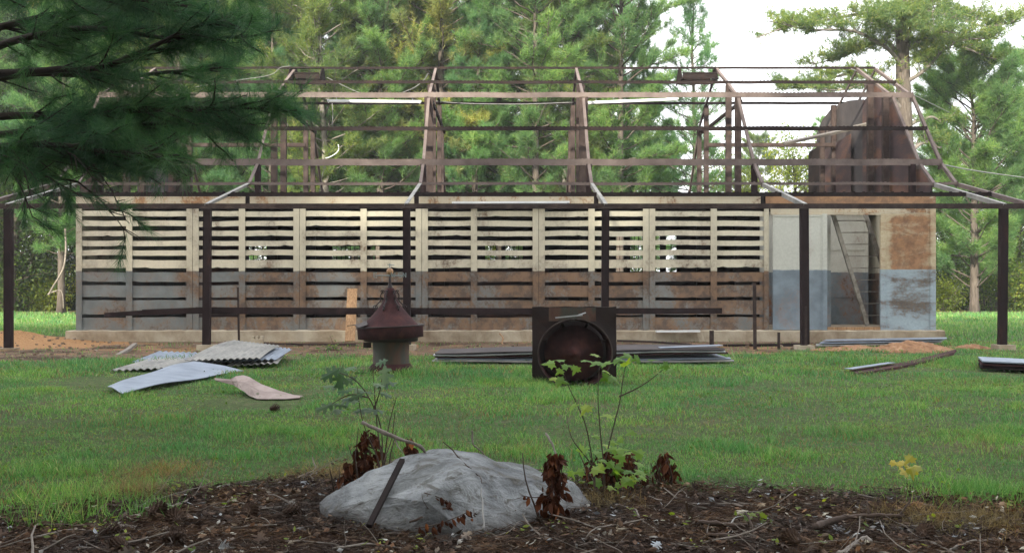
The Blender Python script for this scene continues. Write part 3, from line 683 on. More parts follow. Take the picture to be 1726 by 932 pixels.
strip([(1220, 583), (1300, 582), (1362, 581)], 16.2, .10, .05, 'steel_dk', "dark_angle_iron", "dark angle iron on the ground in front of the sliding door", "angle iron")
wire([(842, 562, 17.35), (848, 570, 17.2), (846, 577, 17.0), (850, 584, 16.6)], .014, "frayed_cord", "short pale frayed cord hanging over the foundation edge", 'wood', "cord")
strip([(-12, 608), (40, 607)], 13.0, .22, .012, 'gal_blue', "metal_strip", "bluish metal strip on the dirt at the far left", "metal strip")

def sheet(name, quad, mat, label, corr=0, pitch=.076, n=(2, 60), bend=None, t=.006, group=None, amp=.010, cat="metal sheet"):
    """quad: four world corners a(0,0) b(1,0) c(1,1) d(0,1); corrugation ridges run along v when corr=1, across u"""
    a, b, c, d = [np.array(q, float) for q in quad]
    L = np.linalg.norm(b-a)
    nu = max(2, int(L/pitch*8)) if corr else n[1]; nv = n[0] if not bend else 14
    U = np.linspace(0, 1, nu+1); V = np.linspace(0, 1, nv+1)
    pts = np.array([[(a*(1-u)+b*u)*(1-v)+(d*(1-u)+c*u)*v for v in V] for u in U])
    nn = unit(np.cross(b-a, d-a)); nn = nn if nn[2] > 0 else -nn
    for i, u in enumerate(U):
        for j, v in enumerate(V):
            q = 0
            if corr: q += amp*math.sin(u*L/pitch*2*math.pi)
            if bend: q += bend(u, v)
            pts[i, j] += nn*q
    mb = MB(); mb.slab(pts, t); 
    return tag(build(name, mb, M[mat], smooth=False), label, cat, group)
def G(px, py, z=0.0):
    """point whose ground height is z, seen at px,py"""
    D = F*(EYE-z)/(py-VY); return np.array([X_(px, D), D, z])
CG = "roofing sheets heaped left of the cupola"
# heap on the left, lowest first
sheet("corrugated_sheet", [G(350, 615, .04), G(452, 611, .05), P(470, 592, 13.0), P(350, 592, 13.2)], 'steel', "reddish underside sheet at the bottom right of the left heap", 1, group=CG)
sheet("corrugated_sheet", [G(186, 624, .04), G(300, 619, .04), P(372, 603, 12.3), P(262, 602, 12.6)], 'gal_wall', "dull grey-green sheet lying flat at the left of the heap, under the others", 1, group=CG)
sheet("corrugated_sheet", [P(222, 610, 12.1), P(345, 606, 12.2), P(380, 596, 12.9), P(268, 592, 13.2)], 'gal_blue', "small bluish corrugated sheet behind the left end of the heap", 1, group=CG)
sheet("metal_sheet", [G(181, 651, .05), G(206, 664, .03), P(412, 622, 11.2), P(330, 607, 11.8)], 'gal_blue', "smooth pale blue flat sheet sloping into the grass in front of the heap", 0, n=(10, 20), bend=lambda u, v: .02*math.sin(v*3.1+u)+.008*math.sin(v*11+u*5), group=CG)
A, B_, C_, D_ = P(312, 607, 11.75), P(438, 603, 11.7), P(472, 585, 12.9), P(395, 577, 13.3)
sheet("corrugated_sheet", [A, B_, C_, D_], 'gal_wall', "cream-grey corrugated sheet on top of the heap, its wavy edge facing the lawn", 1, bend=lambda u, v: .05*math.sin(v*2.6)*(1-u*.3), group=CG)
sheet("corrugated_sheet", [A+(.3, .1, -.022), B_+(.16, .12, -.022), C_+(.14, .05, -.025), D_+(.25, 0, -.03)], 'gal_blue', "bluish corrugated sheet just under the topmost one", 1, group=CG)
sheet("corrugated_sheet", [A+(.5, .0, -.06), B_+(.20, .02, -.06), C_+(.05, .15, -.06), D_+(.4, .1, -.07)], 'gal_wall', "grey corrugated sheet third from the top of the heap, showing only its edge", 1, group=CG)
mb = MB(); mb.box(*sorted((X_(380, 12.9), X_(404, 12.9))), 12.7, 13.1, -.05, .12); tag(build("prop_block", mb, M['concrete']), "concrete block in the dark under the sheet heap", "block")
# the bent sheet
def bent():
    a = [P(362, 640, 9.1), P(388, 641, 9.0), P(397, 636, 8.98), P(410, 634, 9.0), P(420, 637, 8.95), P(440, 649, 8.85), P(470, 660, 8.7), P(492, 668, 8.55), P(507, 670, 8.5)]
    b = [P(362, 642, 9.05), P(395, 650, 8.95), P(404, 656, 8.8), P(412, 661, 8.7), P(420, 668, 8.55), P(434, 676, 8.35), P(455, 677, 8.33), P(480, 675, 8.35), P(506, 672, 8.42)]
    rim = [np.array(p)+(0, .09, -.03) for p in a]
    pts = np.array([rim, a, [(np.array(p)*.5+np.array(q)*.5)+(0, 0, .012) for p, q in zip(a, b)], b]); pts[..., 2] = np.maximum(pts[..., 2], .01)+.005
    mb = MB(); mb.slab(pts, -.006); tag(build("bent_sheet", mb, M['beige'], smooth=False), "pinkish beige crumpled sheet lying alone in the grass", "metal sheet")
bent()
# long stack in the middle
SG = "long flat sheets stacked behind the square plate"
stk = [("lowest sheet of the long flat stack, white edge showing", 'gal_wall', .02, 0, .30), ("second sheet of the long flat stack, bluish edged", 'gal_blue', .055, .16, .2), ("third sheet of the long flat stack, dark maroon", 'maroon', .085, .1, .1),
       ("fourth sheet of the long flat stack, pale edged", 'gal', .115, .05, .0), ("top sheet of the long flat stack, brown streaked with pale ends", 'gable_grey', .15, .1, -.02)]
for i, (lb, mt, z, off, e) in enumerate(stk):
    z = z*.78+.03
    x0, x1 = X_(728, 12.3)+off*.4, X_(1222, 12.3)+e*.35
    y0, y1 = 12.25+off*.2, 13.05+off*.1
    rise = .05
    sheet("flat_sheet", [(x0, y0, z), (x1, y0, z+rise*(i > 1)), (x1-.06, y1, z+rise*(i > 1)+.02), (x0+.02, y1, z+.01)], mt, lb, 0, n=(6, 40), t=.012, bend=lambda u, v, i=i: .006*math.sin(u*14+i)+(.012 if .06 < v < .12 or .5 < v < .56 else 0), group=SG)
mb = MB(); x0 = X_(1130, 12.5); mb.bar((x0-.15, 12.42, .205), (X_(1216, 12.4), 12.42, .235), .22, .006); tag(build("ridge_cap", mb, M['gal_blue']), "bright bluish strip on the right end of the long flat stack", "metal strip")
# right lawn sheets
sheet("fallen_sheet", [G(1432, 623, .04), G(1444, 629, .04), P(1607, 594, 12.9), P(1612, 588, 13.6)], 'maroon', "long narrow sheet with its right end raised, in the grass before the doorway", 0, n=(4, 16), t=.03, bend=lambda u, v: -.03*math.sin(v*3.1))
mb = MB(); a, b = G(1434, 624, .06), P(1505, 613, 11.75); mb.bar(a+(0, .08, .01), b+(0, .05, .012), .09, .005); tag(build("pale_flashing", mb, M['gal_blue']), "pale flashing strip along the lower end of the raised narrow sheet", "metal strip")
for k, (z, mt, lb) in enumerate(((.05, 'steel_dk', "bottom dark sheet of the small stack at the right edge"), (.085, 'maroon', "middle dark sheet of the small stack at the right edge"), (.12, 'gal_blue', "top pale bluish sheet of the small stack at the right edge"))):
    sheet("edge_sheet", [P(1652+k*2, 628-k*4, 11.3)*(1, 1, 0)+(0, 0, z), (X_(1790, 11.2), 10.7, z), (X_(1800, 11.2), 11.35, z), (X_(1655, 11.8), 11.9, z+.01)], mt, lb, 0, n=(4, 14), t=.015, group="small sheet stack at the right edge")
FS = "pale sheets along the foundation by the doorway"
for k in range(3):
    sheet("long_flashing", [(X_(1372+k*9, 15.9), 15.8+k*.1, .03+k*.035), (X_(1578+k*10, 16.2), 16.25, .05+k*.035), (X_(1592+k*3, 16.5), 16.55, .06+k*.035), (X_(1372+k*9, 16.3), 16.2, .04+k*.035)], ('gal_wall', 'gal_blue', 'gal_blue')[k],
          ("lowest of the pale sheets beside the doorway foundation", "middle pale sheet beside the doorway foundation", "topmost pale sheet beside the doorway foundation")[k], 0, n=(4, 20), t=.008, group=FS)
# clay heap
def heap(cx, cy, rx, ry, h, label, seed):
    n = 40; U = np.linspace(-1, 1, n); xs, ys = np.meshgrid(U, U, indexing='ij'); r = np.sqrt(xs**2+ys**2)
    z = np.maximum(0, 1-r**1.5)*h*(.7+.9*(fbm(xs, ys, 3, seed)-.3))-(.04*(r > .95))+(fbm(xs, ys, 12, seed+2)-.5)*.05*(r < .95)
    mb = MB(); mb.grid(np.stack([cx+xs*rx, cy+ys*ry, z], -1)); o = build("clay_heap", mb, M['mound'], smooth=True); tag(o, label, "soil heap")
heap(X_(1536, 14.9), 14.9, .72, .45, .15, "reddish soil heap in the grass below the doorway", 31)
heap(X_(1440, 15.0), 15.1, .7, .3, .07, "low crumbly soil heap left of the larger one below the doorway", 35)
heap(X_(1640, 15.6), 15.6, .3, .25, .07, "tiny soil heap by the right-hand post footing", 37)
# rubble and clods on the dirt strip
rb = MB()
for i in range(800):
    u = random.random()
    x = random.uniform(-9.5, 7.4) if u < .7 else random.uniform(-10.5, -6); y = random.uniform(12.6, 17.4)
    if y < dirt_edge(x)+.2: continue
    s_ = random.choice((.008, .012, .018, .026))*(1 if random.random() < .93 else 1.6); z = float(gz(x, y))+s_*.3
    v = unit(RNG.normal(size=(8, 3)))*s_*RNG.uniform(.6, 1.2, (8, 1))
    v = np.array([(a, b, c) for c in (-1, 1) for a, b in ((-1, -1), (1, -1), (1, 1), (-1, 1))])*s_*RNG.uniform(.45, 1.1, (8, 3))+(x, y, z)
    rb.add(v, [(3, 2, 1, 0), (4, 5, 6, 7), (0, 1, 5, 4), (1, 2, 6, 5), (2, 3, 7, 6), (3, 0, 4, 7)])
tag(build("rubble", rb, M['stone']), "loose clods and pale rubble on the bare strip", "rubble", kind='stuff')

# ------------------------------------------------------------------ cupola ventilators
def cupola():
    D = 11.1; s = F/D; cx = X_(659, D); t = thing("roof_ventilator", (cx, D, .0), "maroon conical roof ventilator standing upright in the grass with a ball and weather vane", "ventilator")
    z = lambda py: Z_(py, D)
    c = (cx, D, 0)
    mb = MB(); mb.lathe([(.25, -.05), (.255, .03), (.235, .075), (.205, .11)], c, 32, .012); build("base_flare", mb, M['maroon'], t, True)
    mb = MB(); mb.lathe([(.204, .10), (.200, .22), (.205, .34), (.222, .37), (.272, .385), (.275, .40)], c, 40, .008); build("drum", mb, M['drum'], t, True)
    mb = MB(); mb.lathe([(.29, .355), (.300, .36), (.302, .44), (.285, .47)], c, 40, .01); build("lower_collar", mb, M['black_metal'], t, True)
    T = MB(); tilt = math.tan(R(-3.2))
    ring = MB(); ring.lathe([(.350, .392), (.362, .394), (.366, .49), (.372, .515), (.362, .522), (.345, .50), (.346, .395)], c, 48, .012)
    v = ring.V[0]; v[:, 2] += -(v[:, 0]-cx)*tilt*.8; build("hood_ring", ring, M['maroon'], t, True)
    bd = MB(); bd.lathe([(.373, .515), (.38, .518), (.376, .532), (.30, .526)], c, 48, .01); v = bd.V[0]; v[:, 2] += -(v[:, 0]-cx)*tilt*.8; build("ring_lip", bd, M['black_metal'], t, True)
    co = MB(); co.lathe([(.335, .520), (.30, .545), (.19, .66), (.105, .765), (.072, .83), (.058, .92), (.040, .945), (.026, .95)], c, 40, .006); co.V[0][:, 0] -= (co.V[0][:, 2]-.52)*.02; build("cone_cap", co, M['maroon'], t, True)
    cx2 = cx-.012; top = z(487)
    mb = MB(); mb.lathe([(.036, .90), (.030, .96), (.018, .985), (.014, 1.02), (.010, 1.10), (.0001, 1.10)], (cx2, D, 0), 14); build("spire", mb, M['black_metal'], t, True)
    for k in range(6):
        a = R(60*k+12); ca, sa = math.cos(a), math.sin(a); pts = []
        for u in np.linspace(0, 1, 16):
            zz = .92-.22*u; base_r = np.interp(zz, [.66, .765, .83, .92], [.19, .105, .072, .058]); r = base_r+.018+.018*math.sin(u*math.pi*2.0)**2
            pts.append((cx2+ca*r, D+sa*r, zz))
        for q, (uu, rad) in enumerate(((.15, .022), (.5, .026), (.95, .026))):
            pass
        mb = MB(); mb.tube(pts, .007, 5)
        for u, rad in ((.12, .018), (.48, .022), (.9, .024)):
            p = np.array(pts[int(u*15)]); rr = []
            for w_ in np.linspace(0, 1.6*math.pi, 10): rr.append(p+np.array([ca, sa, 0])*(rad*math.cos(w_))+np.array([0, 0, rad*math.sin(w_)]))
            mb.tube(rr, .006, 5)
        build("scroll_bracket", mb, M['black_metal'], t, True)
    mb = MB(); mb.lathe([(.0001, -.038)]+[(.038*math.cos(R(q)), .038*math.sin(R(q))) for q in range(-75, 90, 15)]+[(.0001, .038)], (cx2, D, z(457.5)), 16); build("ball", mb, M['copper'], t, True)
    vz = z(464.5); mb = MB(); mb.tube([(cx2, D, 1.08), (cx2, D, z(444))], .006, 5); mb.tube([(cx2-.15, D-.02, vz), (cx2+.15, D+.02, vz)], .006, 5); mb.tube([(cx2-.02, D-.13, vz), (cx2+.02, D+.13, vz)], .006, 5)
    mb.tube([(cx2-.03, D, z(446)), (cx2+.05, D, z(447))], .004, 4)
    w_ = build("weather_vane", mb, M['vane'], t, True)
    def letter(segs, x, y, label=None):
        mb = MB(); h = .052
        for (a, b), (c_, d) in segs: mb.bar((x+a*h, y, vz-.02+b*h), (x+c_*h, y, vz-.02+d*h), .008, .010, (0, 1, 0))
        build("direction_letter", mb, M['vane'], w_)
    E_ = [((-.3, 0), (-.3, 1)), ((-.3, 0), (.35, 0)), ((-.3, .5), (.2, .5)), ((-.3, 1), (.35, 1))]
    W_ = [((-.4, 1), (-.22, 0)), ((-.22, 0), (0, .7)), ((0, .7), (.22, 0)), ((.22, 0), (.4, 1))]
    N_ = [((-.3, 0), (-.3, 1)), ((-.3, 1), (.3, 0)), ((.3, 0), (.3, 1))]
    S_ = [((-.3, 0), (.3, 0)), ((.3, 0), (.3, .5)), ((.3, .5), (-.3, .5)), ((-.3, .5), (-.3, 1)), ((-.3, 1), (.3, 1))]
    letter(E_, cx2-.16, D-.02); letter(N_, cx2+.16, D+.02); letter(W_, cx2+.05, D-.12); letter(S_, cx2+.10, D+.12)
    mb = MB(); a = P(585, 549, D-.02); b = P(600, 545, D-.1); c2 = P(617, 538, D-.15); d = P(600, 556, D-.1)
    mb.slab(np.array([[P(585, 550, D-.05), P(596, 547, D-.2)], [P(600, 548, D-.1), P(605, 553, D-.3)], [P(618, 541, D-.15), P(620, 548, D-.3)]]), .006)
    build("torn_flap", mb, M['black_metal'], t)
    mb = MB(); mb.box(X_(615, D), X_(628, D), D-.12, D-.10, z(585), z(576)); build("torn_tab", mb, M['black_metal'], t)
cupola()
def cupola2():
    D = 10.35; s = F/D; cx = X_(968, D); t = thing("fallen_ventilator", (cx, D, -.04), "round roof ventilator lying on its side with a square dark base plate facing the camera", "ventilator")
    x0, x1 = X_(897, D), X_(1039, D); zt = Z_(517, D)
    mb = MB(); n = 10
    pts = np.array([[(x0+(x1-x0)*i/n, D+.012*math.sin(i*.7+j)*.8+.02*(j/n), -.08+(zt+.08)*j/n+(.004*math.sin(i*2) if j == n else 0)) for j in range(n+1)] for i in range(n+1)])
    mb.slab(pts, -.012); pl = build("base_plate", mb, M['black_metal'], t)
    mb = MB(); mb.box(X_(925, D), X_(1004, D), D-.012, D-.006, Z_(541, D), Z_(518.5, D)); build("green_patch", mb, M['drum'], pl)
    rx, rz, cz = .370, .345, .29; c = (X_(967.5, 10.1))
    def oval(prof, k=56, mat='maroon', nm="ring", sm=True):
        mb = MB(); an = np.linspace(0, 2*math.pi, k, endpoint=False); v = []
        for r, y in prof:
            for a in an: v.append((c+rx*r*math.cos(a)*(1+.01*math.sin(3*a)), y, cz+rz*r*math.sin(a)))
        f = [(i*k+j, i*k+(j+1) % k, (i+1)*k+(j+1) % k, (i+1)*k+j) for i in range(len(prof)-1) for j in range(k)]
        mb.add(v, f); return build(nm, mb, M[mat], t, sm)
    oval([(.94, 10.32), (.96, 10.2), (.985, 10.02), (1.0, 9.94), (.985, 9.93), (.97, 10.02), (.945, 10.2), (.93, 10.31)], nm="hood_ring")
    mb = MB(); pts = [(c+rx*math.cos(a), 9.935, cz+rz*math.sin(a)) for a in np.linspace(0, 2*math.pi, 60)]; mb.tube(pts, .009, 6, False); build("ring_lip", mb, M['steel'], t, True)
    oval([(.55, 10.33), (.56, 10.15), (.80, 10.13), (.815, 10.115), (.80, 10.10), (.5, 10.07), (.22, 10.035), (.10, 9.99), (.04, 9.94), (.0001, 9.935)], nm="cone_cap")
    for k in range(8):
        a = R(22.5+45*k); mb = MB(); mb.bar((c+rx*.80*math.cos(a), 10.12, cz+rz*.80*math.sin(a)), (c+rx*.95*math.cos(a), 10.02, cz+rz*.95*math.sin(a)), .03, .01, (0, 1, 0)); build("strut", mb, M['black_metal'], t)
    mb = MB(); mb.bar(P(936, 535.5, 9.92), P(982, 531, 9.92), .012, .012); mb.bar(P(975, 531, 9.92), P(987, 527, 9.95), .02, .008); build("loose_rod", mb, M['gal'], t)
cupola2()

# ------------------------------------------------------------------ foliage helpers
def blades(base, dirs, L, wd, rng, bend=None):
    """triangles: base points, unit directions, lengths, half widths"""
    n = len(base); side = unit(np.cross(dirs, unit(rng.normal(size=(n, 3)))))*wd[:, None]
    v = np.stack([base-side, base+side, base+dirs*L[:, None]], 1).reshape(-1, 3)
    return v, np.arange(3*n).reshape(-1, 3)
def tufts(mb, cen, ax, k, L, wd, rng, spread=.9, fwd=.7):
    cen = np.repeat(cen, k, 0); ax = np.repeat(ax, k, 0); n = len(cen)
    d = unit(ax*fwd+unit(rng.normal(size=(n, 3)))*spread)
    b = cen+ax*rng.uniform(-.5, .5, (n, 1))*L+d*L*.06
    v, f = blades(b, d, L*rng.uniform(.65, 1.1, n), np.full(n, wd), rng); mb.add(v, f)
LEAF = {'maple': [(0, -.12), (.16, -.05), (.40, -.16), (.34, .06), (.58, .22), (.36, .28), (.33, .42), (.17, .36), (.13, .62), (.0, .90), (-.13, .62), (-.17, .36), (-.33, .42), (-.36, .28), (-.58, .22), (-.34, .06), (-.40, -.16), (-.16, -.05)],
        'oak': [(0, -.1), (.08, .0), (.10, .12), (.30, .16), (.34, .28), (.12, .30), (.14, .42), (.42, .52), (.40, .66), (.14, .60), (.16, .74), (.24, .92), (.06, .90), (0, 1.05), (-.06, .90), (-.24, .92), (-.16, .74), (-.14, .60), (-.40, .66), (-.42, .52), (-.14, .42), (-.12, .30), (-.34, .28), (-.30, .16), (-.10, .12), (-.08, 0)],
        'plain': [(0, 0), (.2, .25), (.24, .55), (0, 1), (-.24, .55), (-.2, .25)],
        'quad': [(0, 0), (.33, .5), (0, 1), (-.33, .5)]}
def leaves(mb, cen, d, nrm, size, kind, rng, fold=.18):
    sh = np.array(LEAF[kind]); k = len(sh); n = len(cen)
    d = unit(d); nrm = unit(nrm-d*(nrm*d).sum(1, keepdims=True)); sd_ = np.cross(d, nrm)
    size = np.broadcast_to(size, (n,))
    cur = rng.uniform(-1, 1, (n, 1))*fold
    pts = cen[:, None]+(d[:, None]*sh[None, :, 1:2]+sd_[:, None]*sh[None, :, 0:1]-nrm[:, None]*(np.abs(sh[None, :, 0:1])*fold+(sh[None, :, 1:2]**2)*(fold+cur[:, None]*1.5)*.6))*size[:, None, None]
    if kind == 'quad':
        mb.add(pts.reshape(-1, 3), np.arange(n*k).reshape(-1, k)); return
    ctr = cen+d*.35*size[:, None]
    v = np.concatenate([ctr[:, None], pts], 1).reshape(-1, 3); i = np.arange(k)
    f = np.stack([np.zeros(k, int), 1+i, 1+(i+1) % k], -1)[None]+np.arange(n)[:, None, None]*(k+1)
    mb.add(v, f.reshape(-1, 3))
def curve_pts(p0, d, L, n, rng, up=0., wob=.1):
    p = [np.array(p0, float)]; d = unit(d)
    for i in range(n):
        d = unit(d+np.array([0, 0, up])/n+rng.normal(size=3)*wob/math.sqrt(n)); p.append(p[-1]+d*L/n)
    return np.array(p)

# ------------------------------------------------------------------ trees
def pine_tree(H, cb, spread, tr, seed, mat, bark='bark', density=1.0, shape='cone', lean=0, tuftk=24, nl=.24, nw=.0085, limb_up=.25, top=1.0, step=.42, bare=.0):
    rng = np.random.default_rng(seed); rt = thing("pine_tree", (0, 0, 0), "x", "tree")
    n = 16; t = np.linspace(0, 1, n); off = np.cumsum(rng.normal(size=(n, 2))*.05, 0)*t[:, None]
    ctr = np.stack([off[:, 0]+lean*t*H, off[:, 1], t*H], -1); rr = tr*(1-t)**.75+.02; rr[0] *= 1.35
    mb = MB(); mb.tube(ctr-(0, 0, .15), rr, 9); build("trunk", mb, M[bark], rt, True)
    at = lambda z: np.array([np.interp(z, ctr[:, 2], ctr[:, 0]), np.interp(z, ctr[:, 2], ctr[:, 1]), z])
    lm = MB(); cr = MB(); C_ = []; A_ = []
    z = cb
    if bare > 0:
        for q in range(int(bare*8)):
            zz = rng.uniform(cb*.25, cb); a = rng.uniform(0, 6.28); c = curve_pts(at(zz), (math.cos(a), math.sin(a), rng.uniform(-.2, .5)), rng.uniform(.4, 1.3), 4, rng, -.1, .35); lm.tube(c, np.linspace(.02, .006, 5), 4)
    while z < H*.985:
        u = (z-cb)/(H-cb)
        if shape == 'cone': prof = (1-u)**.8*min(1, .35+u*4)
        elif shape == 'round': prof = math.sqrt(max(0, 1-(2*u-.85)**2/1.4))*.95
        elif shape == 'flat': prof = (.55+.45*math.sin(u*9+seed))*(1-.55*u)
        else: prof = (1-u*.85)
        nb = rng.integers(3, 5); a0 = rng.uniform(0, 6.28)
        for b in range(nb):
            if rng.random() > .92: continue
            a = a0+b*6.28/nb+rng.uniform(-.4, .4); L = spread*prof*rng.uniform(.65, 1.15)+.25
            el = limb_up+u*.5+rng.uniform(-.15, .15)
            c = curve_pts(at(z), (math.cos(a), math.sin(a), el), L, 6, rng, .25, .28)
            lm.tube(c, np.linspace(.009+.011*L, .006, 7), 4)
            nt = int((4+L*7.5)*density)
            for q in range(nt):
                s_ = rng.uniform(.28, 1)**.8; i = min(5, int(s_*6)); p = c[i]+(c[i+1]-c[i])*(s_*6-i); dd = unit(c[i+1]-c[i])
                tl = (.15+.32*L*(1.15-s_))*rng.uniform(.5, 1.1)
                sdn = unit(np.cross(dd, (0, 0, 1)))*rng.choice((-1, 1)); td = unit(dd*.7+sdn*rng.uniform(.3, 1)+np.array([0, 0, rng.uniform(-.1, .5)]))
                tc = curve_pts(p, td, tl, 2, rng, .3, .2)
                if tl > .25: lm.tube(tc, np.array([.009, .007, .005]), 3, False)
                for w_ in range(1+int(tl/.15)):
                    f = 1-w_*.17/tl*1.0
                    if f < .2: break
                    C_.append(tc[0]+(tc[-1]-tc[0])*f+rng.normal(size=3)*.03); A_.append(unit(tc[-1]-tc[-2]+np.array([0, 0, .15])))
            C_.append(c[-1]); A_.append(unit(c[-1]-c[-2]))
        z += step*rng.uniform(.7, 1.3)*(1-.35*u)
    C_.append(at(H)); A_.append(np.array([0, 0, 1.]))
    tufts(cr, np.array(C_), np.array(A_), tuftk, nl, nw, rng)
    build("limbs", lm, M[bark], rt, True); build("crown", cr, M[mat], rt)
    return rt
def broad_tree(H, cb, spread, tr, seed, mat, nleaf=9000, ls=.11, name="broadleaf_tree", bark='bark'):
    rng = np.random.default_rng(seed); rt = thing(name, (0, 0, 0), "x", "tree")
    n = 12; t = np.linspace(0, 1, n); off = np.cumsum(rng.normal(size=(n, 2))*.12, 0)*t[:, None]
    ctr = np.stack([off[:, 0], off[:, 1], t*H*.9], -1)
    if tr > 0:
        mb = MB(); mb.tube(ctr-(0, 0, .15), tr*(1-t)**.8+.012, 8); build("trunk", mb, M[bark], rt, True)
    lm = MB(); tips = []
    nl = int(26+H*2)
    for i in range(nl):
        z = cb+(H*.88-cb)*(i/nl); u = (z-cb)/(H-cb); p = np.array([np.interp(z, ctr[:, 2], ctr[:, 0]), np.interp(z, ctr[:, 2], ctr[:, 1]), z])
        a = i*2.4+rng.uniform(-.5, .5); L = spread*math.sqrt(max(.05, 1-(2*u-.9)**2*.8))*rng.uniform(.6, 1.1)
        c = curve_pts(p, (math.cos(a), math.sin(a), .35+.6*u), L, 6, rng, .3, .4); lm.tube(c, np.linspace(.02+.012*L, .007, 7), 4)
        for q in range(9):
            j = rng.integers(2, 7); d = unit(rng.normal(size=3)+np.array([math.cos(a), math.sin(a), .3])*.7); tc = curve_pts(c[j], d, L*.42*rng.uniform(.4, 1), 3, rng, 0, .3)
            lm.tube(tc, np.linspace(.009, .004, 4), 3, False); tips += [tc[-1], tc[-2]]
    tips = np.array(tips); cr = MB(); idx = rng.integers(0, len(tips), nleaf)
    cen = tips[idx]+rng.normal(size=(nleaf, 3))*spread*.085
    leaves(cr, cen, rng.normal(size=(nleaf, 3))+(0, 0, -.3), rng.normal(size=(nleaf, 3))+(0, 0, 1.2), ls*rng.uniform(.6, 1.2, nleaf), 'quad', rng)
    build("limbs", lm, M[bark], rt, True); build("crown", cr, M[mat], rt)
    return rt
def bush(H, spread, seed, mat, nleaf, ls, name="bush"):
    rng = np.random.default_rng(seed); rt = thing(name, (0, 0, 0), "x", "bush"); lm = MB(); tips = []
    for i in range(16):
        a = rng.uniform(0, 6.28); c = curve_pts((rng.normal()*.15, rng.normal()*.15, -.05), (math.cos(a)*rng.uniform(.1, .9), math.sin(a)*.6, 1), H*rng.uniform(.55, 1.0), 6, rng, -.1, .5); lm.tube(c, np.linspace(.018, .005, 7), 4)
        for q in range(8):
            j = rng.integers(1, 7); tc = curve_pts(c[j], unit(rng.normal(size=3)+(0, 0, .4)), spread*.45*rng.uniform(.4, 1), 3, rng, 0, .3); lm.tube(tc, np.linspace(.007, .003, 4), 3, False); tips += [tc[-1], tc[-2]]
    tips = np.array(tips); cr = MB(); idx = rng.integers(0, len(tips), nleaf); cen = tips[idx]+rng.normal(size=(nleaf, 3))*spread*.12; cen[:, 2] = np.abs(cen[:, 2])
    leaves(cr, cen, rng.normal(size=(nleaf, 3)), rng.normal(size=(nleaf, 3))+(0, 0, 1), ls*rng.uniform(.6, 1.2, nleaf), 'quad', rng)
    build("stems", lm, M['bark'], rt, True); build("crown", cr, M[mat], rt)
    return rt

USED = set()
def put(proto, px, D, scale=1.0, rz=0.0, label=None, group=None, cat="tree"):
    o = proto if proto.name not in USED else copy_tree(proto)
    USED.add(proto.name); USED.add(o.name)
    o.location = (X_(px, D), D, 0); o.rotation_euler = (0, 0, rz)
    o.scale = (scale,)*3 if np.isscalar(scale) else scale
    if label: o['label'] = label
    o['category'] = cat
    if group: o['group'] = group
    elif 'group' in o: del o['group']
    return o
rr_ = random.Random(11)
pA = pine_tree(17.0, 3.6, 2.9, .15, 1, 'pine', density=1.0, bare=.6, shape='round')
pB = pine_tree(15.0, 2.2, 2.6, .12, 2, 'pine_b', density=1.0, bare=.5)
pC = pine_tree(18.0, 5.0, 2.9, .15, 3, 'pine_y', density=.95, bare=1, shape='round')
pD = pine_tree(16.0, 3.2, 2.8, .13, 4, 'pine_l', bark='bark_lt', density=1.0, bare=.6, shape='round')
pE = pine_tree(9.3, .9, 2.9, .15, 5, 'pine', density=1.6, shape='round', limb_up=.45, step=.34)       # bushy young pine on the right
pF = pine_tree(12.6, 2.4, 2.3, .10, 6, 'pine_b', density=.55, bare=.3)                        # airy pine against the sky
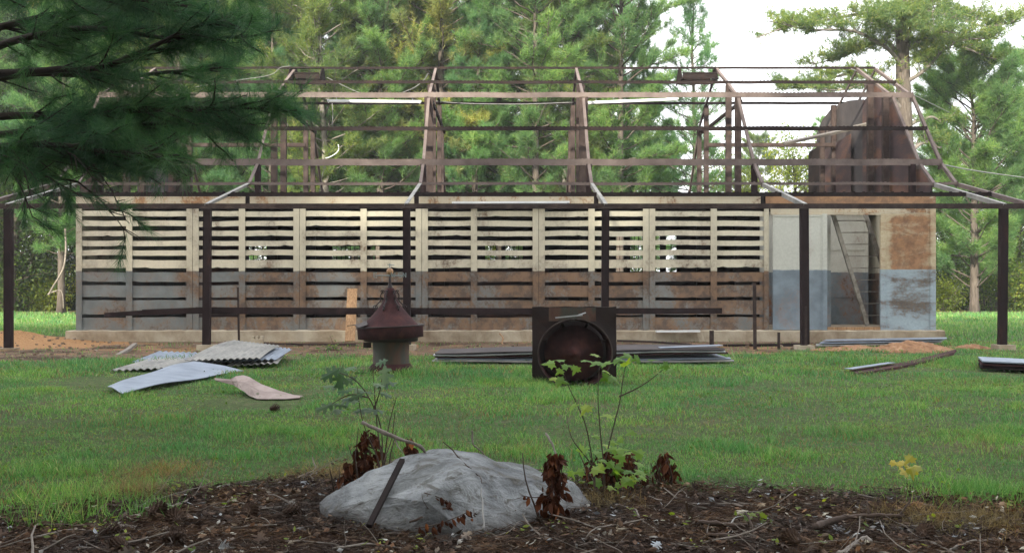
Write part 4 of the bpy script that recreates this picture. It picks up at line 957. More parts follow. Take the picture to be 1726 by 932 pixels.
def spreading_pine():
    """old open-crowned pine: a few long limbs carrying dense flat plumes"""
    rng = np.random.default_rng(8); D = 35.5; X0 = X_(1528, D); rt = thing("pine_tree", (0, 0, 0), "x", "tree")
    W = lambda px, py, dy=0.: np.array([X_(px, D)-X0, dy, Z_(py, D)])
    ctr = np.array([W(1536, 540), W(1534, 420), W(1530, 330), W(1527, 230, .1), W(1524, 130, .1), W(1520, 40), W(1516, -40), W(1522, -140), W(1518, -220)])
    ctr = ctr-np.array([ctr[0][0]*0, 0, 0]); mb = MB(); mb.tube(ctr, [.36, .33, .31, .28, .25, .20, .15, .09, .03], 12); build("trunk", mb, M['bark'], rt, True)
    T = lambda z: np.array([np.interp(z, ctr[:, 2], ctr[:, k]) for k in range(3)])
    L_ = [((1524, 112), (1490, 85), (1430, 62), (1350, 70), (1275, 58), -1.5, 1.0), ((1522, 60), (1470, 20), (1400, 32), (1330, 44), (1270, 62), .6, .9), ((1526, 175), (1480, 130), (1430, 118), (1370, 138), (1318, 135), .8, 1.1),
          ((1528, 190), (1500, 165), (1450, 150), (1400, 168), (1345, 165), -1.0, 1.0), ((1523, 90), (1560, 62), (1620, 70), (1680, 88), (1735, 92), .8, 1.2), ((1525, 140), (1545, 130), (1572, 105), (1600, 92), (1660, 100), -1.2, 1.1),
          ((1521, 50), (1560, 20), (1610, 40), (1660, 58), (1710, 50), -.6, 1.1), ((1520, 30), (1540, -20), (1590, -10), (1640, 20), (1690, 22), 1.0, 1.0), ((1524, 100), (1500, 60), (1470, 70), (1440, 88), (1400, 100), 1.8, 1.3),
          ((1524, 100), (1540, 70), (1570, 60), (1590, 72), (1610, 80), 2.0, 1.1), ((1522, 70), (1510, 30), (1490, 40), (1460, 50), (1430, 60), -2.0, 1.3), ((1520, 20), (1500, -40), (1450, -60), (1400, -50), (1340, -30), .9, 1.0),
          ((1520, 0), (1560, -60), (1610, -70), (1670, -50), (1700, -40), -.8, 1.0), ((1520, -60), (1490, -110), (1450, -130), (1420, -120), (1390, -110), .5, 1.0), ((1520, -80), (1550, -130), (1590, -140), (1620, -130), (1650, -120), -.5, 1.0),
          ((1529, 215), (1552, 200), (1580, 190), (1600, 196), (1620, 200), .8, .12), ((1530, 265), (1552, 240), (1575, 235), (1592, 245), (1605, 238), .5, .3), ((1524, 80), (1530, 40), (1536, 60), (1545, 80), (1560, 95), -2.6, 1.2)]
    lm = MB(); C_ = []; A_ = []
    for *pp, dy, dens in L_:
        q = np.array([W(p[0], p[1], dy*(i/4)) for i, p in enumerate(pp)]); q[0] = T(q[0][2])
        uu = np.linspace(0, 1, 17); c = np.stack([np.interp(uu, np.linspace(0, 1, 5), q[:, k]) for k in range(3)], -1); c += np.cumsum(rng.normal(size=c.shape)*.03, 0)*uu[:, None]
        c[1:-1] = (c[:-2]+c[1:-1]*2+c[2:])/4
        lm.tube(c, np.linspace(.085, .018, 17), 6)
        for k in range(int(26*dens)):
            s_ = rng.uniform(.22, 1); i = min(15, int(s_*16)); dd = unit(c[i+1]-c[i])
            tc = curve_pts(c[i], unit(dd*.5+rng.normal(size=3)*(.8, .8, .25)+(0, 0, .35)), rng.uniform(.4, 1.1)*(1.2-.5*s_), 5, rng, .35, .35); lm.tube(tc, np.linspace(.022, .007, 6), 4, False)
            for w_ in range(16):
                j = rng.integers(2, 6); C_.append(tc[j]+rng.normal(size=3)*(.17, .17, .07)); A_.append(unit(dd*.3+rng.normal(size=3)*.5+np.array([0, 0, .6])))
    cr = MB(); tufts(cr, np.array(C_), np.array(A_), 14, .20, .012, rng); build("limbs", lm, M['bark_lt'], rt, True); build("crown", cr, M['pine_l'], rt); return rt
pG = spreading_pine()
bA = broad_tree(11, 1.5, 3.0, .14, 11, 'broad', 15000, .14)
bB = broad_tree(9, .8, 2.8, .10, 12, 'broad_y', 12000, .15)
bC = broad_tree(13, 1.2, 3.4, .16, 13, 'broad_dk', 17000, .15)
uA = bush(2.6, 1.8, 21, 'broad_dk', 6500, .10)
uB = bush(3.4, 1.9, 22, 'broad', 6500, .11)
uC = bush(2.0, 1.6, 23, 'broad_y', 4500, .10)
# single trees one can point at
put(pG, 1528, 35.5, 1.0, 0, "tall spreading pine with a thick grey trunk behind the right gable")
put(pE, 1642, 37.5, 1.0, 0, "dense bushy young pine standing right of the barn, its rounded top below the sky")
put(pF, 1172, 38.5, 1.0, 0, "airy thin pine against the white sky, right of the middle of the barn")
put(pD, 551, 36.5, 1.0, 1.0, "pale-trunked pine behind the left tube light")
put(pA, 904, 37.0, 1.0, 2.0, "dark-trunked pine behind the middle bay of the roof frame")
put(pC, 745, 38.0, 1.02, 0, "tall yellow-topped pine behind the third roof frame")
put(pB, 103, 36.5, .98, 2, "pine with a reddish trunk on the lawn edge just left of the barn")
put(bB, 748, 47, 1.65, .4, "pale yellow crowned broadleaf tree rising above the pines near the middle")
put(bC, 20, 40, 1.0, 0, "large dark broadleaf tree at the left edge of the photo")
put(bA, 1716, 41, .66, 1, "round broadleaf tree at the right edge, behind the bushy pine")
BG = "dense pine stand behind the barn"
row = [(175, 37, pA, "behind the near pine's lower boughs"), (232, 38.5, pB, "behind the left gable sheets"), (290, 37.5, pD, "with a pale trunk right of the left gable"), (345, 38, pB, "left of the second roof frame, behind the near boughs' tips"), (398, 39, pA, "between the near boughs and the second roof frame"),
       (455, 37.5, pB, "directly behind the second roof frame's lower leg"), (503, 40, pA, "behind the left ridge curb"), (598, 38.5, pB, "right of the left ridge curb"), (640, 37.5, pA, "behind the middle of the left tube light"), (690, 39.5, pD, "with a pale trunk just left of the third roof frame"),
       (800, 37.2, pB, "just right of the third roof frame"), (842, 39, pA, "in the middle bay, left of the dark-trunked pine"), (880, 40, pB, "half hidden behind the dark-trunked pine"), (950, 38.2, pD, "with a pale trunk just left of the fourth roof frame"), (1000, 39.5, pB, "behind the fourth roof frame"), (1045, 38, pA, "last full pine on the right, before the sky opens"), (1092, 39.5, pB, "thin one behind the right tube light's upper end")]
for px, D, p, lb in row:
    put(p, px, D, rr_.uniform(.86, 1.04)*(.78 if px > 1080 else 1), rr_.uniform(0, 6.28), "front-row pine "+lb, BG)
row2 = [(130+i*64+rr_.uniform(-18, 18), rr_.uniform(43, 50)) for i in range(15)]
for px, D in row2: put(rr_.choice([pA, pB, pC, pD]), px, D, rr_.uniform(.85, 1.08), rr_.uniform(0, 6.28), "pine in the second row of the stand, mostly hidden by the trees before it", "second row of pines behind the barn")
row3 = [(-90+i*52+rr_.uniform(-15, 15), rr_.uniform(54, 66)) for i in range(23)]
for px, D in row3: put(rr_.choice([pA, pB, bC, bA]), px, D, rr_.uniform(.8, 1.0), rr_.uniform(0, 6.28), "tree in the farthest rows of the wood behind the barn", "far rows of the wood")
# low trees on the right, under the open sky
for i, px in enumerate((1120, 1235, 1275, 1330, 1385, 1440, 1500, 1590)):
    put((pB, bB, pD, bB, pB, bA, bB, pB)[i], px, 46+3*(i % 3), (.58, .80, .55, .85, .62, .62, .80, .75)[i], i*1.3, ("small pine low in the sky gap left of the airy pine's trunk", "low yellow-green broadleaf tree just right of the second ridge curb, far behind", "shortest far pine between the fifth frame and the sky", "far broadleaf tree behind the middle of the right end bay", "little far pine left of the propped timber's low end", "far tree under the propped timber", "broadleaf tree hidden behind the right gable sheets", "far pine between the barn's right end and the bushy pine")[i], "low far trees on the right")
for i, (px, D) in enumerate(((1690, 47), (1740, 43), (1790, 40), (1600, 52), (1655, 55), (1860, 46))):
    put((bC, pB, pA, bA, bB, pA)[i], px, D, (.78, .74, .78, .85, .78, .8)[i], i*1.9, ("dark broadleaf tree filling the gap right of the bushy pine", "pine rising behind the right-hand porch post", "pine just outside the right edge of the photo", "broadleaf tree behind the tall spreading pine's lower trunk", "yellow-green tree showing behind the bushy pine's crown", "outermost pine of the wood on the right")[i], "wood right of the barn")
for i, (px, D) in enumerate(((-60, 37), (52, 42), (-140, 42), (65, 48), (148, 44), (-210, 38), (-20, 47))):
    put((pA, bC, pB, pC, bC, bA, pD)[i], px, D, (.95, .85, 1, .9, .8, 1, 1)[i], i*1.7, ("shaded pine at the left edge, behind the leftmost post", "dark broadleaf tree between the leftmost post and the barn", "pine farther out past the left edge", "yellow-topped pine behind the pale bent sapling", "dark broadleaf tree behind the barn's left corner", "outermost broadleaf tree of the wood on the left", "pale-trunked pine deep in the wood at the left edge")[i], "wood left of the barn")
# undergrowth
UG = "undergrowth bushes"
for i, (px, D, lb) in enumerate(((-25, 41, "dark leafy bush at the left edge, behind the outermost porch post"), (18, 40, "dark bush directly behind the leftmost porch post"), (48, 43, "bush between the leftmost post and the pale bent sapling"), (78, 40.5, "green bush just behind the pale bent sapling"), (112, 42.5, "bush beside the reddish pine's trunk, left of the barn"), (150, 44, "bush half hidden by the barn's left corner"),
        (1560, 43, "bush half hidden by the barn's right corner"), (1592, 40.5, "leafy bush just right of the barn's rusted corner"), (1622, 44, "bush left of the bushy pine's trunk"), (1664, 40.5, "bush right of the bushy pine's trunk"), (1700, 42, "dark bush behind the right-hand porch post"), (1738, 40, "bush cut by the right edge of the photo"),
        (850, 45, "bush seen through the rear windows behind the middle of the barn"), (1085, 46, "bush seen through the barred rear windows on the right"))):
    put((uA, uB, uA, uC)[i % 4], px, D, rr_.uniform(.85, 1.2) if i < 12 else .55, rr_.uniform(0, 6.28), lb, UG, "bush")
# trees behind the camera, over the near ground: they shade it
for i, (x, y, s_) in enumerate(((-5.5, -4, .8), (2.5, -5.5, .85), (7.5, -3, .8), (-1.5, -9, .9), (10, 3.0, .7), (-2.6, -.9, .86), (3.9, -1.2, .8))):
    o = put((pA, pB, pD, pA, pB, pA, pA)[i], 0, 10, s_, i*1.1, "pine standing on the camera side of the lawn", "pines on the camera side"); o.location = (x, y, 0)
for k, (yy, n, x0) in enumerate(((-6.5, 11, -27), (-10.5, 11, -29), (-14.5, 11, -30))):
    for i in range(n):
        o = put((bC, pA, bA, bC, pC)[(i+k) % 5], 0, 10, ((1.22, .98, 1.45, 1.3, .95)[(i+k) % 5])*rr_.uniform(.94, 1.06), i*1.3+k, "tree in the tall wood on the camera side that shades the lawn", "wood on the camera side")
        o.location = (x0+i*4.2+rr_.uniform(-.8, .8), yy+rr_.uniform(-.8, .8), 0)
# pale bent dead stem left of the barn
wire([(107, 520, 35), (103, 490, 35), (80, 496, 35)], .02, "dead_branch", "thin dead snag at the foot of the reddish pine left of the barn", 'stick', "branch")
wire([(82, 497, 30), (90, 482, 30), (100, 466, 30), (108, 448, 30), (111, 420, 30), (110, 385, 30)], .03, "bent_sapling", "thin pale leafless sapling bent in an arc left of the barn", 'stick', "sapling")

# ------------------------------------------------------------------ the near pine on the left with hanging boughs
def near_pine():
    rng = np.random.default_rng(77); D = 6.4; tx = X_(-330, D)
    rt = thing("near_pine", (tx, D, 0), "dark near pine whose boughs hang in from the upper left before the barn", "tree")
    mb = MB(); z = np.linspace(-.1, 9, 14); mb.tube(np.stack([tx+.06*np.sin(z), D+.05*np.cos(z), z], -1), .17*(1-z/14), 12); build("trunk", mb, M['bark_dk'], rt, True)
    # boughs: photo points with depths
    B = [([(-330, 150, 6.4), (-60, 60, 6.3), (90, 18, 6.2), (250, 8, 6.1), (420, 30, 5.9)], 1.0), ([(-330, 240, 6.4), (-60, 95, 6.2), (60, 62, 6.1), (170, 48, 6.0), (300, 75, 5.9), (440, 60, 5.8)], 1.0),
         ([(-330, 260, 6.4), (-50, 130, 6.0), (80, 115, 5.9), (180, 118, 5.8), (290, 60, 5.7), (400, 25, 5.6)], .9),
         ([(-330, 280, 6.4), (-100, 150, 6.6), (60, 120, 6.6), (200, 130, 6.6), (310, 120, 6.5), (395, 112, 6.4)], .6),
         ([(-330, 300, 6.4), (-60, 200, 6.1), (80, 190, 6.0), (220, 192, 5.9), (340, 188, 5.8), (486, 192, 5.7)], 1.5), ([(-330, 330, 6.4), (-60, 235, 6.4), (60, 222, 6.3), (180, 215, 6.2), (300, 205, 6.1), (430, 212, 6.0)], 1.4),
         ([(-330, 340, 6.4), (-60, 260, 5.7), (60, 240, 5.6), (160, 246, 5.5), (285, 262, 5.4)], 1.25), ([(-330, 360, 6.4), (-90, 270, 6.0), (30, 258, 6.0), (130, 262, 5.9), (240, 275, 5.8)], .9),
         ([(-330, 120, 6.4), (-60, 20, 6.5), (120, -30, 6.4), (330, -40, 6.2), (430, -10, 6.1)], 1.2), ([(-330, 200, 6.4), (-100, 0, 5.8), (60, -20, 5.7), (200, -10, 5.6), (340, 15, 5.5)], 1.0)]
    C_ = []; A_ = []
    for pts, dens in B:
        q = np.array([P(*p) for p in pts]); u = np.linspace(0, 1, len(q)); uu = np.linspace(0, 1, 26)
        c = np.stack([np.interp(uu, u, q[:, k]) for k in range(3)], -1); c = np.stack([np.convolve(np.pad(c[:, k], 2, 'edge'), np.ones(5)/5, 'valid') for k in range(3)], -1)
        c += np.cumsum(rng.normal(size=c.shape)*.004, 0)
        lb = MB(); lb.tube(c, np.linspace(.032, .006, 26), 6)
        L = np.linalg.norm(np.diff(c, axis=0), axis=1).sum()
        for k in range(int(39*dens)):
            s_ = rng.uniform(.25, 1)**.8*25; i = min(24, int(s_)); p = c[i]; dd = unit(c[i+1]-c[i])
            sd_ = unit(np.array([dd[0]*.9, rng.uniform(-1, 1), rng.uniform(-.45, .30)])); tl = rng.uniform(.14, .50)*(1.25-.6*s_/25)
            tc = curve_pts(p, sd_, tl, 5, rng, .10, .22); lb.tube(tc, np.linspace(.008, .003, 6), 4, False)
            m = max(2, int(tl/.05))
            for w_ in range(m):
                f = .25+.75*(w_+1)/m; j = min(4, int(f*5)); pp = tc[j]+(tc[j+1]-tc[j])*min(1, f*5-j); C_.append(pp); A_.append(unit(tc[j+1]-tc[j]+rng.normal(size=3)*.12))
        build("bough", lb, M['bark_dk'], rt, True)
    # bare hanging sprays below the boughs
    for (a, b) in (((20, 255), (60, 330)), ((60, 258), (150, 300)), ((110, 262), (205, 345)), ((-30, 265), (60, 362)), ((70, 300), (205, 385)), ((-60, 290), (140, 340))):
        lb = MB(); p0 = P(*a, 5.8); p1 = P(*b, 5.4); u = np.linspace(0, 1, 12)[:, None]; c = p0+(p1-p0)*u+np.array([0, 0, 1])*(.10*np.sin(u*math.pi))+np.cumsum(rng.normal(size=(12, 3))*.006, 0); lb.tube(c, np.linspace(.009, .003, 12), 4)
        for k in range(12):
            i = rng.integers(3, 12); sd_ = unit(np.array([rng.uniform(-.2, 1), rng.uniform(-.7, .7), rng.uniform(-1, .1)])); tc = curve_pts(c[i], sd_, rng.uniform(.05, .2), 4, rng, -.1, .3); lb.tube(tc, np.linspace(.004, .002, 5), 3, False)
            if rng.random() < .3:
                for j in (2, 3, 4): C_.append(tc[j]); A_.append(unit(tc[4]-tc[3]))
        build("hanging_spray", lb, M['bark_dk'], rt, True)
    cr = MB(); tufts(cr, np.array(C_), np.array(A_), 46, .135, .0011, rng, .62, 1.0)
    print('near tufts', len(C_))
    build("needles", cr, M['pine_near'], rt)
    # upper crown above the frame, to shade the near ground
    up_ = MB(); U = []; V = []
    lb = MB()
    for k in range(30):
        a = rng.uniform(0, 6.28); z0 = rng.uniform(4.6, 9); L = rng.uniform(1.6, 4.0); c = curve_pts((tx, D, z0), (math.cos(a), math.sin(a), .15), L, 8, rng, .1, .25); lb.tube(c, np.linspace(.035, .008, 9), 5)
        for q in range(26):
            i = rng.integers(2, 8); tc = curve_pts(c[i], unit(rng.normal(size=3)+unit(c[i+1]-c[i])), rng.uniform(.2, .6), 3, rng, .1, .2)
            for j in (1, 2, 3): U.append(tc[j]); V.append(unit(tc[3]-tc[2]))
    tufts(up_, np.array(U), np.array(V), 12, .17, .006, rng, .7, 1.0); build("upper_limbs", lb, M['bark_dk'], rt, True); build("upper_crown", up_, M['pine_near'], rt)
near_pine()

# ------------------------------------------------------------------ lawn
def scatter(n, x0, x1, y0, y1, rng):
    """random points in the viewed wedge between two depths"""
    y = np.sqrt(rng.uniform(y0**2, y1**2, n)); u = rng.uniform(x0, x1, n); return u*y, y
def lawn():
    rng = np.random.default_rng(5)
    mb = MB(); dry = MB()
    for (y0, y1, n, w_, h) in ((3.4, 7, 150000, .0016, .052), (7, 10.5, 130000, .0024, .060), (10.5, 14, 100000, .0034, .066), (14, 17.5, 70000, .0045, .058)):
        x, y = scatter(n, -.64, .62, y0, y1, rng); lit, di, cl = masks(x, y)
        g = 1-np.maximum(lit, np.maximum(di*.93, cl)); hh = fbm(x, y, 2.2, 14); thin = (sst(.30, .56, fbm(x, y, 3.3, 40))*.65+.35)*(.45+.55*sst(.34, .52, fbm(x*.6, y*1.6, 1.1, 44)))
        k = rng.random(n) < g*thin; x, y, hh = x[k], y[k], hh[k]; m = len(x)
        tall = 1+1.1*sst(.52, .7, hh)+.5*((y > 10.6) & (y < 13))
        # longer grass round things the mower cannot reach
        for cx_, cy_, r_ in ((-1.25, 11.1, .55), (.7, 10.2, .75), (-3.5, 12.0, 1.3), (1.2, 12.1, 2.6), (5.0, 12.4, .9), (5.9, 10.8, 1.0), (8.0, 16.6, 1.6)): tall += .9*np.exp(-((x-cx_)**2+((y-cy_)*1.6)**2)/r_**2)
        for cx_, cy_, rx_, ry_ in ((-2.15, 8.3, .55, .7), (-3.3, 11.4, 1.1, .6), (-3.9, 10.2, .7, 1.1), (4.6, 11.4, .9, .5), (1.2, 12.0, 2.3, .4), (5.9, 10.9, .9, .5)): tall *= 1-.75*np.exp(-((x-cx_)/rx_)**4-((y-cy_)/ry_)**4)
        L = h*.72*rng.uniform(.4, 1.15, m)*tall*(.6+.7*hh)
        d = unit(np.stack([rng.normal(size=m)*.42, rng.normal(size=m)*.42, np.ones(m)], -1)); b = np.stack([x, y, gz(x, y)-.004], -1)
        sd_ = unit(np.stack([rng.normal(size=m), rng.normal(size=m)*.5, np.zeros(m)], -1))*(w_*rng.uniform(.7, 1.4, m))[:, None]
        mid = b+d*(L*.55)[:, None]; tip = b+d*(L*.9)[:, None]+unit(np.stack([rng.normal(size=m), rng.normal(size=m), -.3*np.ones(m)], -1))*(L*.32)[:, None]
        v = np.stack([b-sd_, b+sd_, mid+sd_*.7, mid-sd_*.7, tip], 1).reshape(-1, 3); i = np.arange(m)*5
        isdry = rng.random(m) < .08+.14*(fbm(x, y, 1.7, 50) > .56)
        def sel(mm, dst):
            idx = np.where(mm)[0]; vv = v.reshape(-1, 5, 3)[idx].reshape(-1, 3); j = np.arange(len(idx))*5
            base = dst.n; dst.V.append(vv); dst.Fs.append(np.stack([j, j+1, j+2, j+3], -1)+base); dst.Fs.append(np.stack([j+3, j+2, j+4], -1)+base); dst.n += len(vv)
        sel(~isdry, mb); sel(isdry, dry)
    for (y0, y1, n, w_, h) in ((17.5, 26, 26000, .008, .10), (26, 38, 26000, .013, .11)):
        x, y = scatter(n, -.62, .62, y0, y1, rng); k = (np.abs(x) > 7.8) | (y > 26); k &= ~((x < -7) & (y < 19.5)); x, y = x[k], y[k]; m = len(x)
        b = np.stack([x, y, gz(x, y)-.004], -1); d = unit(np.stack([rng.normal(size=m)*.4, rng.normal(size=m)*.4, np.ones(m)], -1))
        vv, f = blades(b, d, h*rng.uniform(.5, 1.2, m), np.full(m, w_), rng); mb.add(vv, f)
    tag(build("lawn_grass", mb, M['grass'], origin=(0, 10, 0)), "green mown grass growing over the yard", "grass", kind='stuff')
    wd = MB(); x, y = scatter(26000, -.62, .62, 4.3, 15, rng); lit, di, cl = masks(x, y); k = (rng.random(len(x)) < (1-np.maximum(lit, di))*sst(.46, .62, fbm(x, y, 1.5, 83))); x, y = x[k], y[k]; m = len(x)
    leaves(wd, np.stack([x, y, gz(x, y)+rng.uniform(.015, .05, m)], -1), rng.normal(size=(m, 3))*(1, 1, .3), np.array([(0, 0, 1.)])+rng.normal(size=(m, 3))*.35, .022*rng.uniform(.5, 1.3, m)*(.7+y*.06), 'plain', rng)
    tag(build("lawn_weeds", wd, M['broad'], origin=(0, 10, 0)), "small round leaved weeds in patches among the grass", "weeds", kind='stuff')
    tag(build("dry_grass", dry, M['drygrass'], origin=(0, 10, 0)), "straw coloured dead blades among the green grass", "dry grass", kind='stuff')
lawn()

# ------------------------------------------------------------------ rock and foreground things
import bmesh
from mathutils import noise as mnoise
def hull_rock(name, pts, mat, cuts, amp, label, scale=4., seed=0):
    bm = bmesh.new()
    for p in pts: bm.verts.new(p)
    r = bmesh.ops.convex_hull(bm, input=bm.verts[:]); 
    bmesh.ops.delete(bm, geom=[v for v in bm.verts if not v.link_faces], context='VERTS')
    for i in range(cuts):
        bmesh.ops.subdivide_edges(bm, edges=[e for e in bm.edges if e.calc_length() > .02], cuts=1, use_grid_fill=True); bmesh.ops.triangulate(bm, faces=bm.faces[:])
    bm.normal_update(); V = []
    for v in bm.verts:
        p = v.co*scale+Vector((seed, 0, 0)); n1 = mnoise.fractal(p, .8, 2.2, 6); n2 = mnoise.ridged_multi_fractal(p*.7, .9, 2.1, 4, 1, 2)
        ft = mnoise.voronoi(p*.55)[0]; V.append(v.co+v.normal*(n1*amp*.8+(n2-1)*amp*.35+(ft[1]-ft[0]-.25)*amp*1.5))
    mb = MB(); mb.add([tuple(v) for v in V], [tuple(v.index for v in f.verts) for f in bm.faces]); bm.free()
    return tag(build(name, mb, mat, smooth=False), label, "rock")
rk = [P(546, 850, 4.15), P(552, 885, 4.05), P(600, 805, 4.22), P(620, 792, 4.25), P(690, 765, 4.28), P(735, 758, 4.3), P(776, 766, 4.2), P(860, 788, 4.35), P(930, 806, 4.35), P(966, 818, 4.35), P(1008, 868, 4.3), P(1005, 895, 4.2), P(560, 865, 4.03),
      P(620, 900, 3.93), P(700, 930, 3.74), P(812, 918, 3.76), P(800, 840, 3.90), P(900, 900, 4.02), P(640, 835, 3.93), P(720, 845, 3.76), P(774, 790, 3.98), (X_(600, 4.6), 4.9, -.1), (X_(950, 4.6), 4.9, -.1), (X_(700, 4.6), 4.75, .15), (X_(900, 4.6), 4.75, .1)]
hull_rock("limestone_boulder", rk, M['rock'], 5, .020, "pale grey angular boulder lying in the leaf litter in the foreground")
hull_rock("small_stone", [P(1635, 900, 3.9)+np.array(q)*.05 for q in ((-1, 0, 0), (1, .2, .1), (.2, -1, 0), (0, 1, .3), (.3, 0, .9), (-.5, -.3, .6), (1.2, 0, -.8), (-.8, 0, -.8), (0, -.8, -.9))], M['rock'], 3, .006, "small grey stone in the litter at the lower right", seed=5)
mb = MB(); mb.bar(P(678, 775, 4.10), P(622, 886, 3.72), .021, .016, (0, -.6, 1)); tag(build("dark_batten", mb, M['steel_dk']), "straight dark batten leaning across the pale boulder", "batten")

def smooth_path(q, m=6):
    q = np.array(q, float)
    if len(q) < 3: return np.array([q[0]+(q[-1]-q[0])*u for u in np.linspace(0, 1, 6)])
    o = []
    for i in range(len(q)-1):
        p0, p1, p2, p3 = q[max(i-1, 0)], q[i], q[i+1], q[min(i+2, len(q)-1)]
        for u in np.linspace(0, 1, m, endpoint=False): o.append(.5*((2*p1)+(-p0+p2)*u+(2*p0-5*p1+4*p2-p3)*u*u+(-p0+3*p1-3*p2+p3)*u**3))
    o.append(q[-1]); return np.array(o)
rngf = np.random.default_rng(99)
def stick(pts, r, mat, label, name="fallen_stick", cat="stick", forks=0, jit=.004):
    q = []
    for p in pts:
        if len(p) == 2: D = GD(p[1], .02); q.append(np.array([X_(p[0], D), D, .02]))
        else: q.append(P(*p))
    c = smooth_path(q); c = c+np.cumsum(rngf.normal(size=c.shape)*jit, 0)*.5
    mb = MB(); mb.tube(c, np.linspace(r, r*.55, len(c))*(1+.15*rngf.normal(size=len(c))), 7)
    for k in range(forks):
        i = rngf.integers(2, len(c)-2); d = unit(c[i+1]-c[i]+rngf.normal(size=3)*.7); mb.tube(curve_pts(c[i], d, rngf.uniform(.06, .18), 4, rngf, 0, .4), np.linspace(r*.45, r*.15, 5), 5)
    return tag(build(name, mb, M[mat], smooth=True), label, cat)
stick([(611, 712, 4.35), (655, 735, 4.3), (700, 752, 4.25), (712, 768, 4.3)], .010, 'stick', "brown stick poking up left behind the boulder, through the oak shoots", forks=1)
stick([(795, 725, 4.6), (798, 745, 4.6), (815, 760, 4.6), (826, 780, 4.6)], .005, 'stick', "short crooked twig standing up behind the top of the boulder")
stick([(815, 893, 3.74), (817, 860, 3.80), (814, 820, 3.92)], .005, 'gal_wall', "thin pale upright stem against the front of the boulder")
stick([(748, 745, 4.2), (770, 772, 4.16), (800, 800, 4.02), (812, 818, 3.95)], .003, 'stick_dk', "thin dark twig hanging over the top of the boulder")
stick([(690, 880, 3.76), (730, 868, 3.76), (760, 858, 3.79)], .005, 'stick_dk', "dark twig lying low across the front of the boulder", forks=2)
stick([(1374, 888), (1400, 880), (1440, 872), (1490, 874), (1522, 876)], .014, 'stick_dk', "long curved dark branch in the litter at the lower right", forks=3)
stick([(1180, 881), (1225, 884), (1262, 886)], .011, 'stick_dk', "short dark branch left of the long curved one", forks=1)
stick([(1412, 934), (1440, 915), (1460, 905), (1466, 912)], .013, 'stick', "thick grey broken stick at the bottom edge, lower right")
stick([(1036, 852), (1068, 858), (1085, 875), (1112, 896)], .005, 'stick', "thin pale bent twig right of the boulder")
stick([(1438, 905), (1455, 893), (1480, 890), (1496, 898)], .004, 'gal_wall', "whitish curved twig in the litter above the thick grey stick")
stick([(1225, 886), (1240, 872), (1256, 868)], .004, 'gal_wall', "small whitish curved twig beside the short dark branch")
stick([(1255, 862, 3.9), (1268, 890, 3.8), (1275, 930, 3.65)], .004, 'stick_dk', "thin dark arching stem at the bottom edge, right of the middle")
stick([(248, 858), (268, 855), (290, 852)], .005, 'gal_wall', "short pale stick in the litter at the left")
stick([(295, 852), (315, 842), (332, 826)], .006, 'stick', "pale stick slanting to the right in the litter at the left", forks=1)
stick([(380, 890), (430, 886), (470, 888)], .006, 'stick', "grey twig lying level left of the boulder", forks=2)
stick([(920, 730, 4.7), (935, 760, 4.6), (940, 790, 4.5)], .006, 'stick', "pale broken twig standing in the dead shoots right of the boulder")
stick([(1600, 930), (1640, 912), (1700, 908), (1740, 914)], .006, 'stick', "thin grey branch at the lower right corner", forks=3)
stick([(1610, 870, 4.2), (1618, 895, 4.0), (1612, 925, 3.8)], .004, 'stick', "thin grey hoop of twig beside the small stone")
stick([(880, 796), (905, 790), (930, 788)], .008, 'stick_dk', "dark stick lying behind the right shoulder of the boulder")
stick([(1190, 900), (1250, 906), (1330, 900)], .009, 'stick_dk', "dark mossy stick lying level in the litter, right of the middle", forks=2)
stick([(560, 925), (640, 918), (700, 926)], .005, 'stick', "grey twig in front of the boulder", forks=2)
stick([(60, 905), (120, 893), (170, 896)], .005, 'stick', "brown-grey twig in the litter at the far left", forks=2)

def pine_cone(px, py, sc_, rz, label):
    D = GD(py, .02); t = np.array([X_(px, D), D, .02]); mb = MB(); L = .075*sc_; Rr = .028*sc_; k = 0
    ax = np.array([math.cos(rz), math.sin(rz), .15]); ax = unit(ax); a = unit(np.cross(ax, (0, 0, 1))); b = np.cross(a, ax)
    pr = [(u, Rr*.62*math.sin(math.pi*min(1, .12+u*.9))**.7) for u in np.linspace(0, 1, 9)]
    mb.tube([t+ax*(u-.5)*L+(0, 0, Rr*.7) for u, _ in pr], [max(r, .002) for _, r in pr], 8)
    for i in range(72):
        u = i/72; ang = i*2.4; r0 = Rr*.5*math.sin(math.pi*(.1+.85*u))**.6; dr = a*math.cos(ang)+b*math.sin(ang); p = t+ax*(u-.5)*L+dr*r0+(0, 0, Rr*.7); o = unit(dr+ax*.35); sdv = np.cross(o, ax)
        ww = .0065*sc_*math.sin(math.pi*(.15+.7*u)); l = Rr*.62*math.sin(math.pi*(.15+.8*u))+.003
        mb.add([p-sdv*ww*.5, p+sdv*ww*.5, p+o*l+sdv*ww, p+o*l+ax*.004+dr*.002, p+o*l-sdv*ww], [(0, 1, 2, 3, 4)])
    tag(build("pine_cone", mb, M['cone'], smooth=False), label, "pine cone", "pine cones in the litter")
for q in ((293, 913, 1.15, .2, "largest pine cone, near the bottom edge in the left litter"), (265, 867, 1.1, 1.0, "pine cone just below the short pale stick"), (295, 880, 1.1, 2.2, "pine cone midway between the largest one and the pale sticks"), (184, 902, .9, .5, "pine cone left of the largest one"),
          (200, 926, .9, 2.8, "pine cone at the bottom edge, left part"), (421, 868, 1.0, 1.4, "pine cone between the left sticks and the boulder"), (492, 868, 1.0, .3, "pine cone nearest the left side of the boulder"), (463, 692, 1.0, .4, "lone pine cone out in the grass right of the bent sheet"), (1335, 915, 1.0, 1.9, "pine cone in the right litter below the dark branches"), (1560, 905, 1.0, .9, "pine cone left of the small stone")): pine_cone(*q)

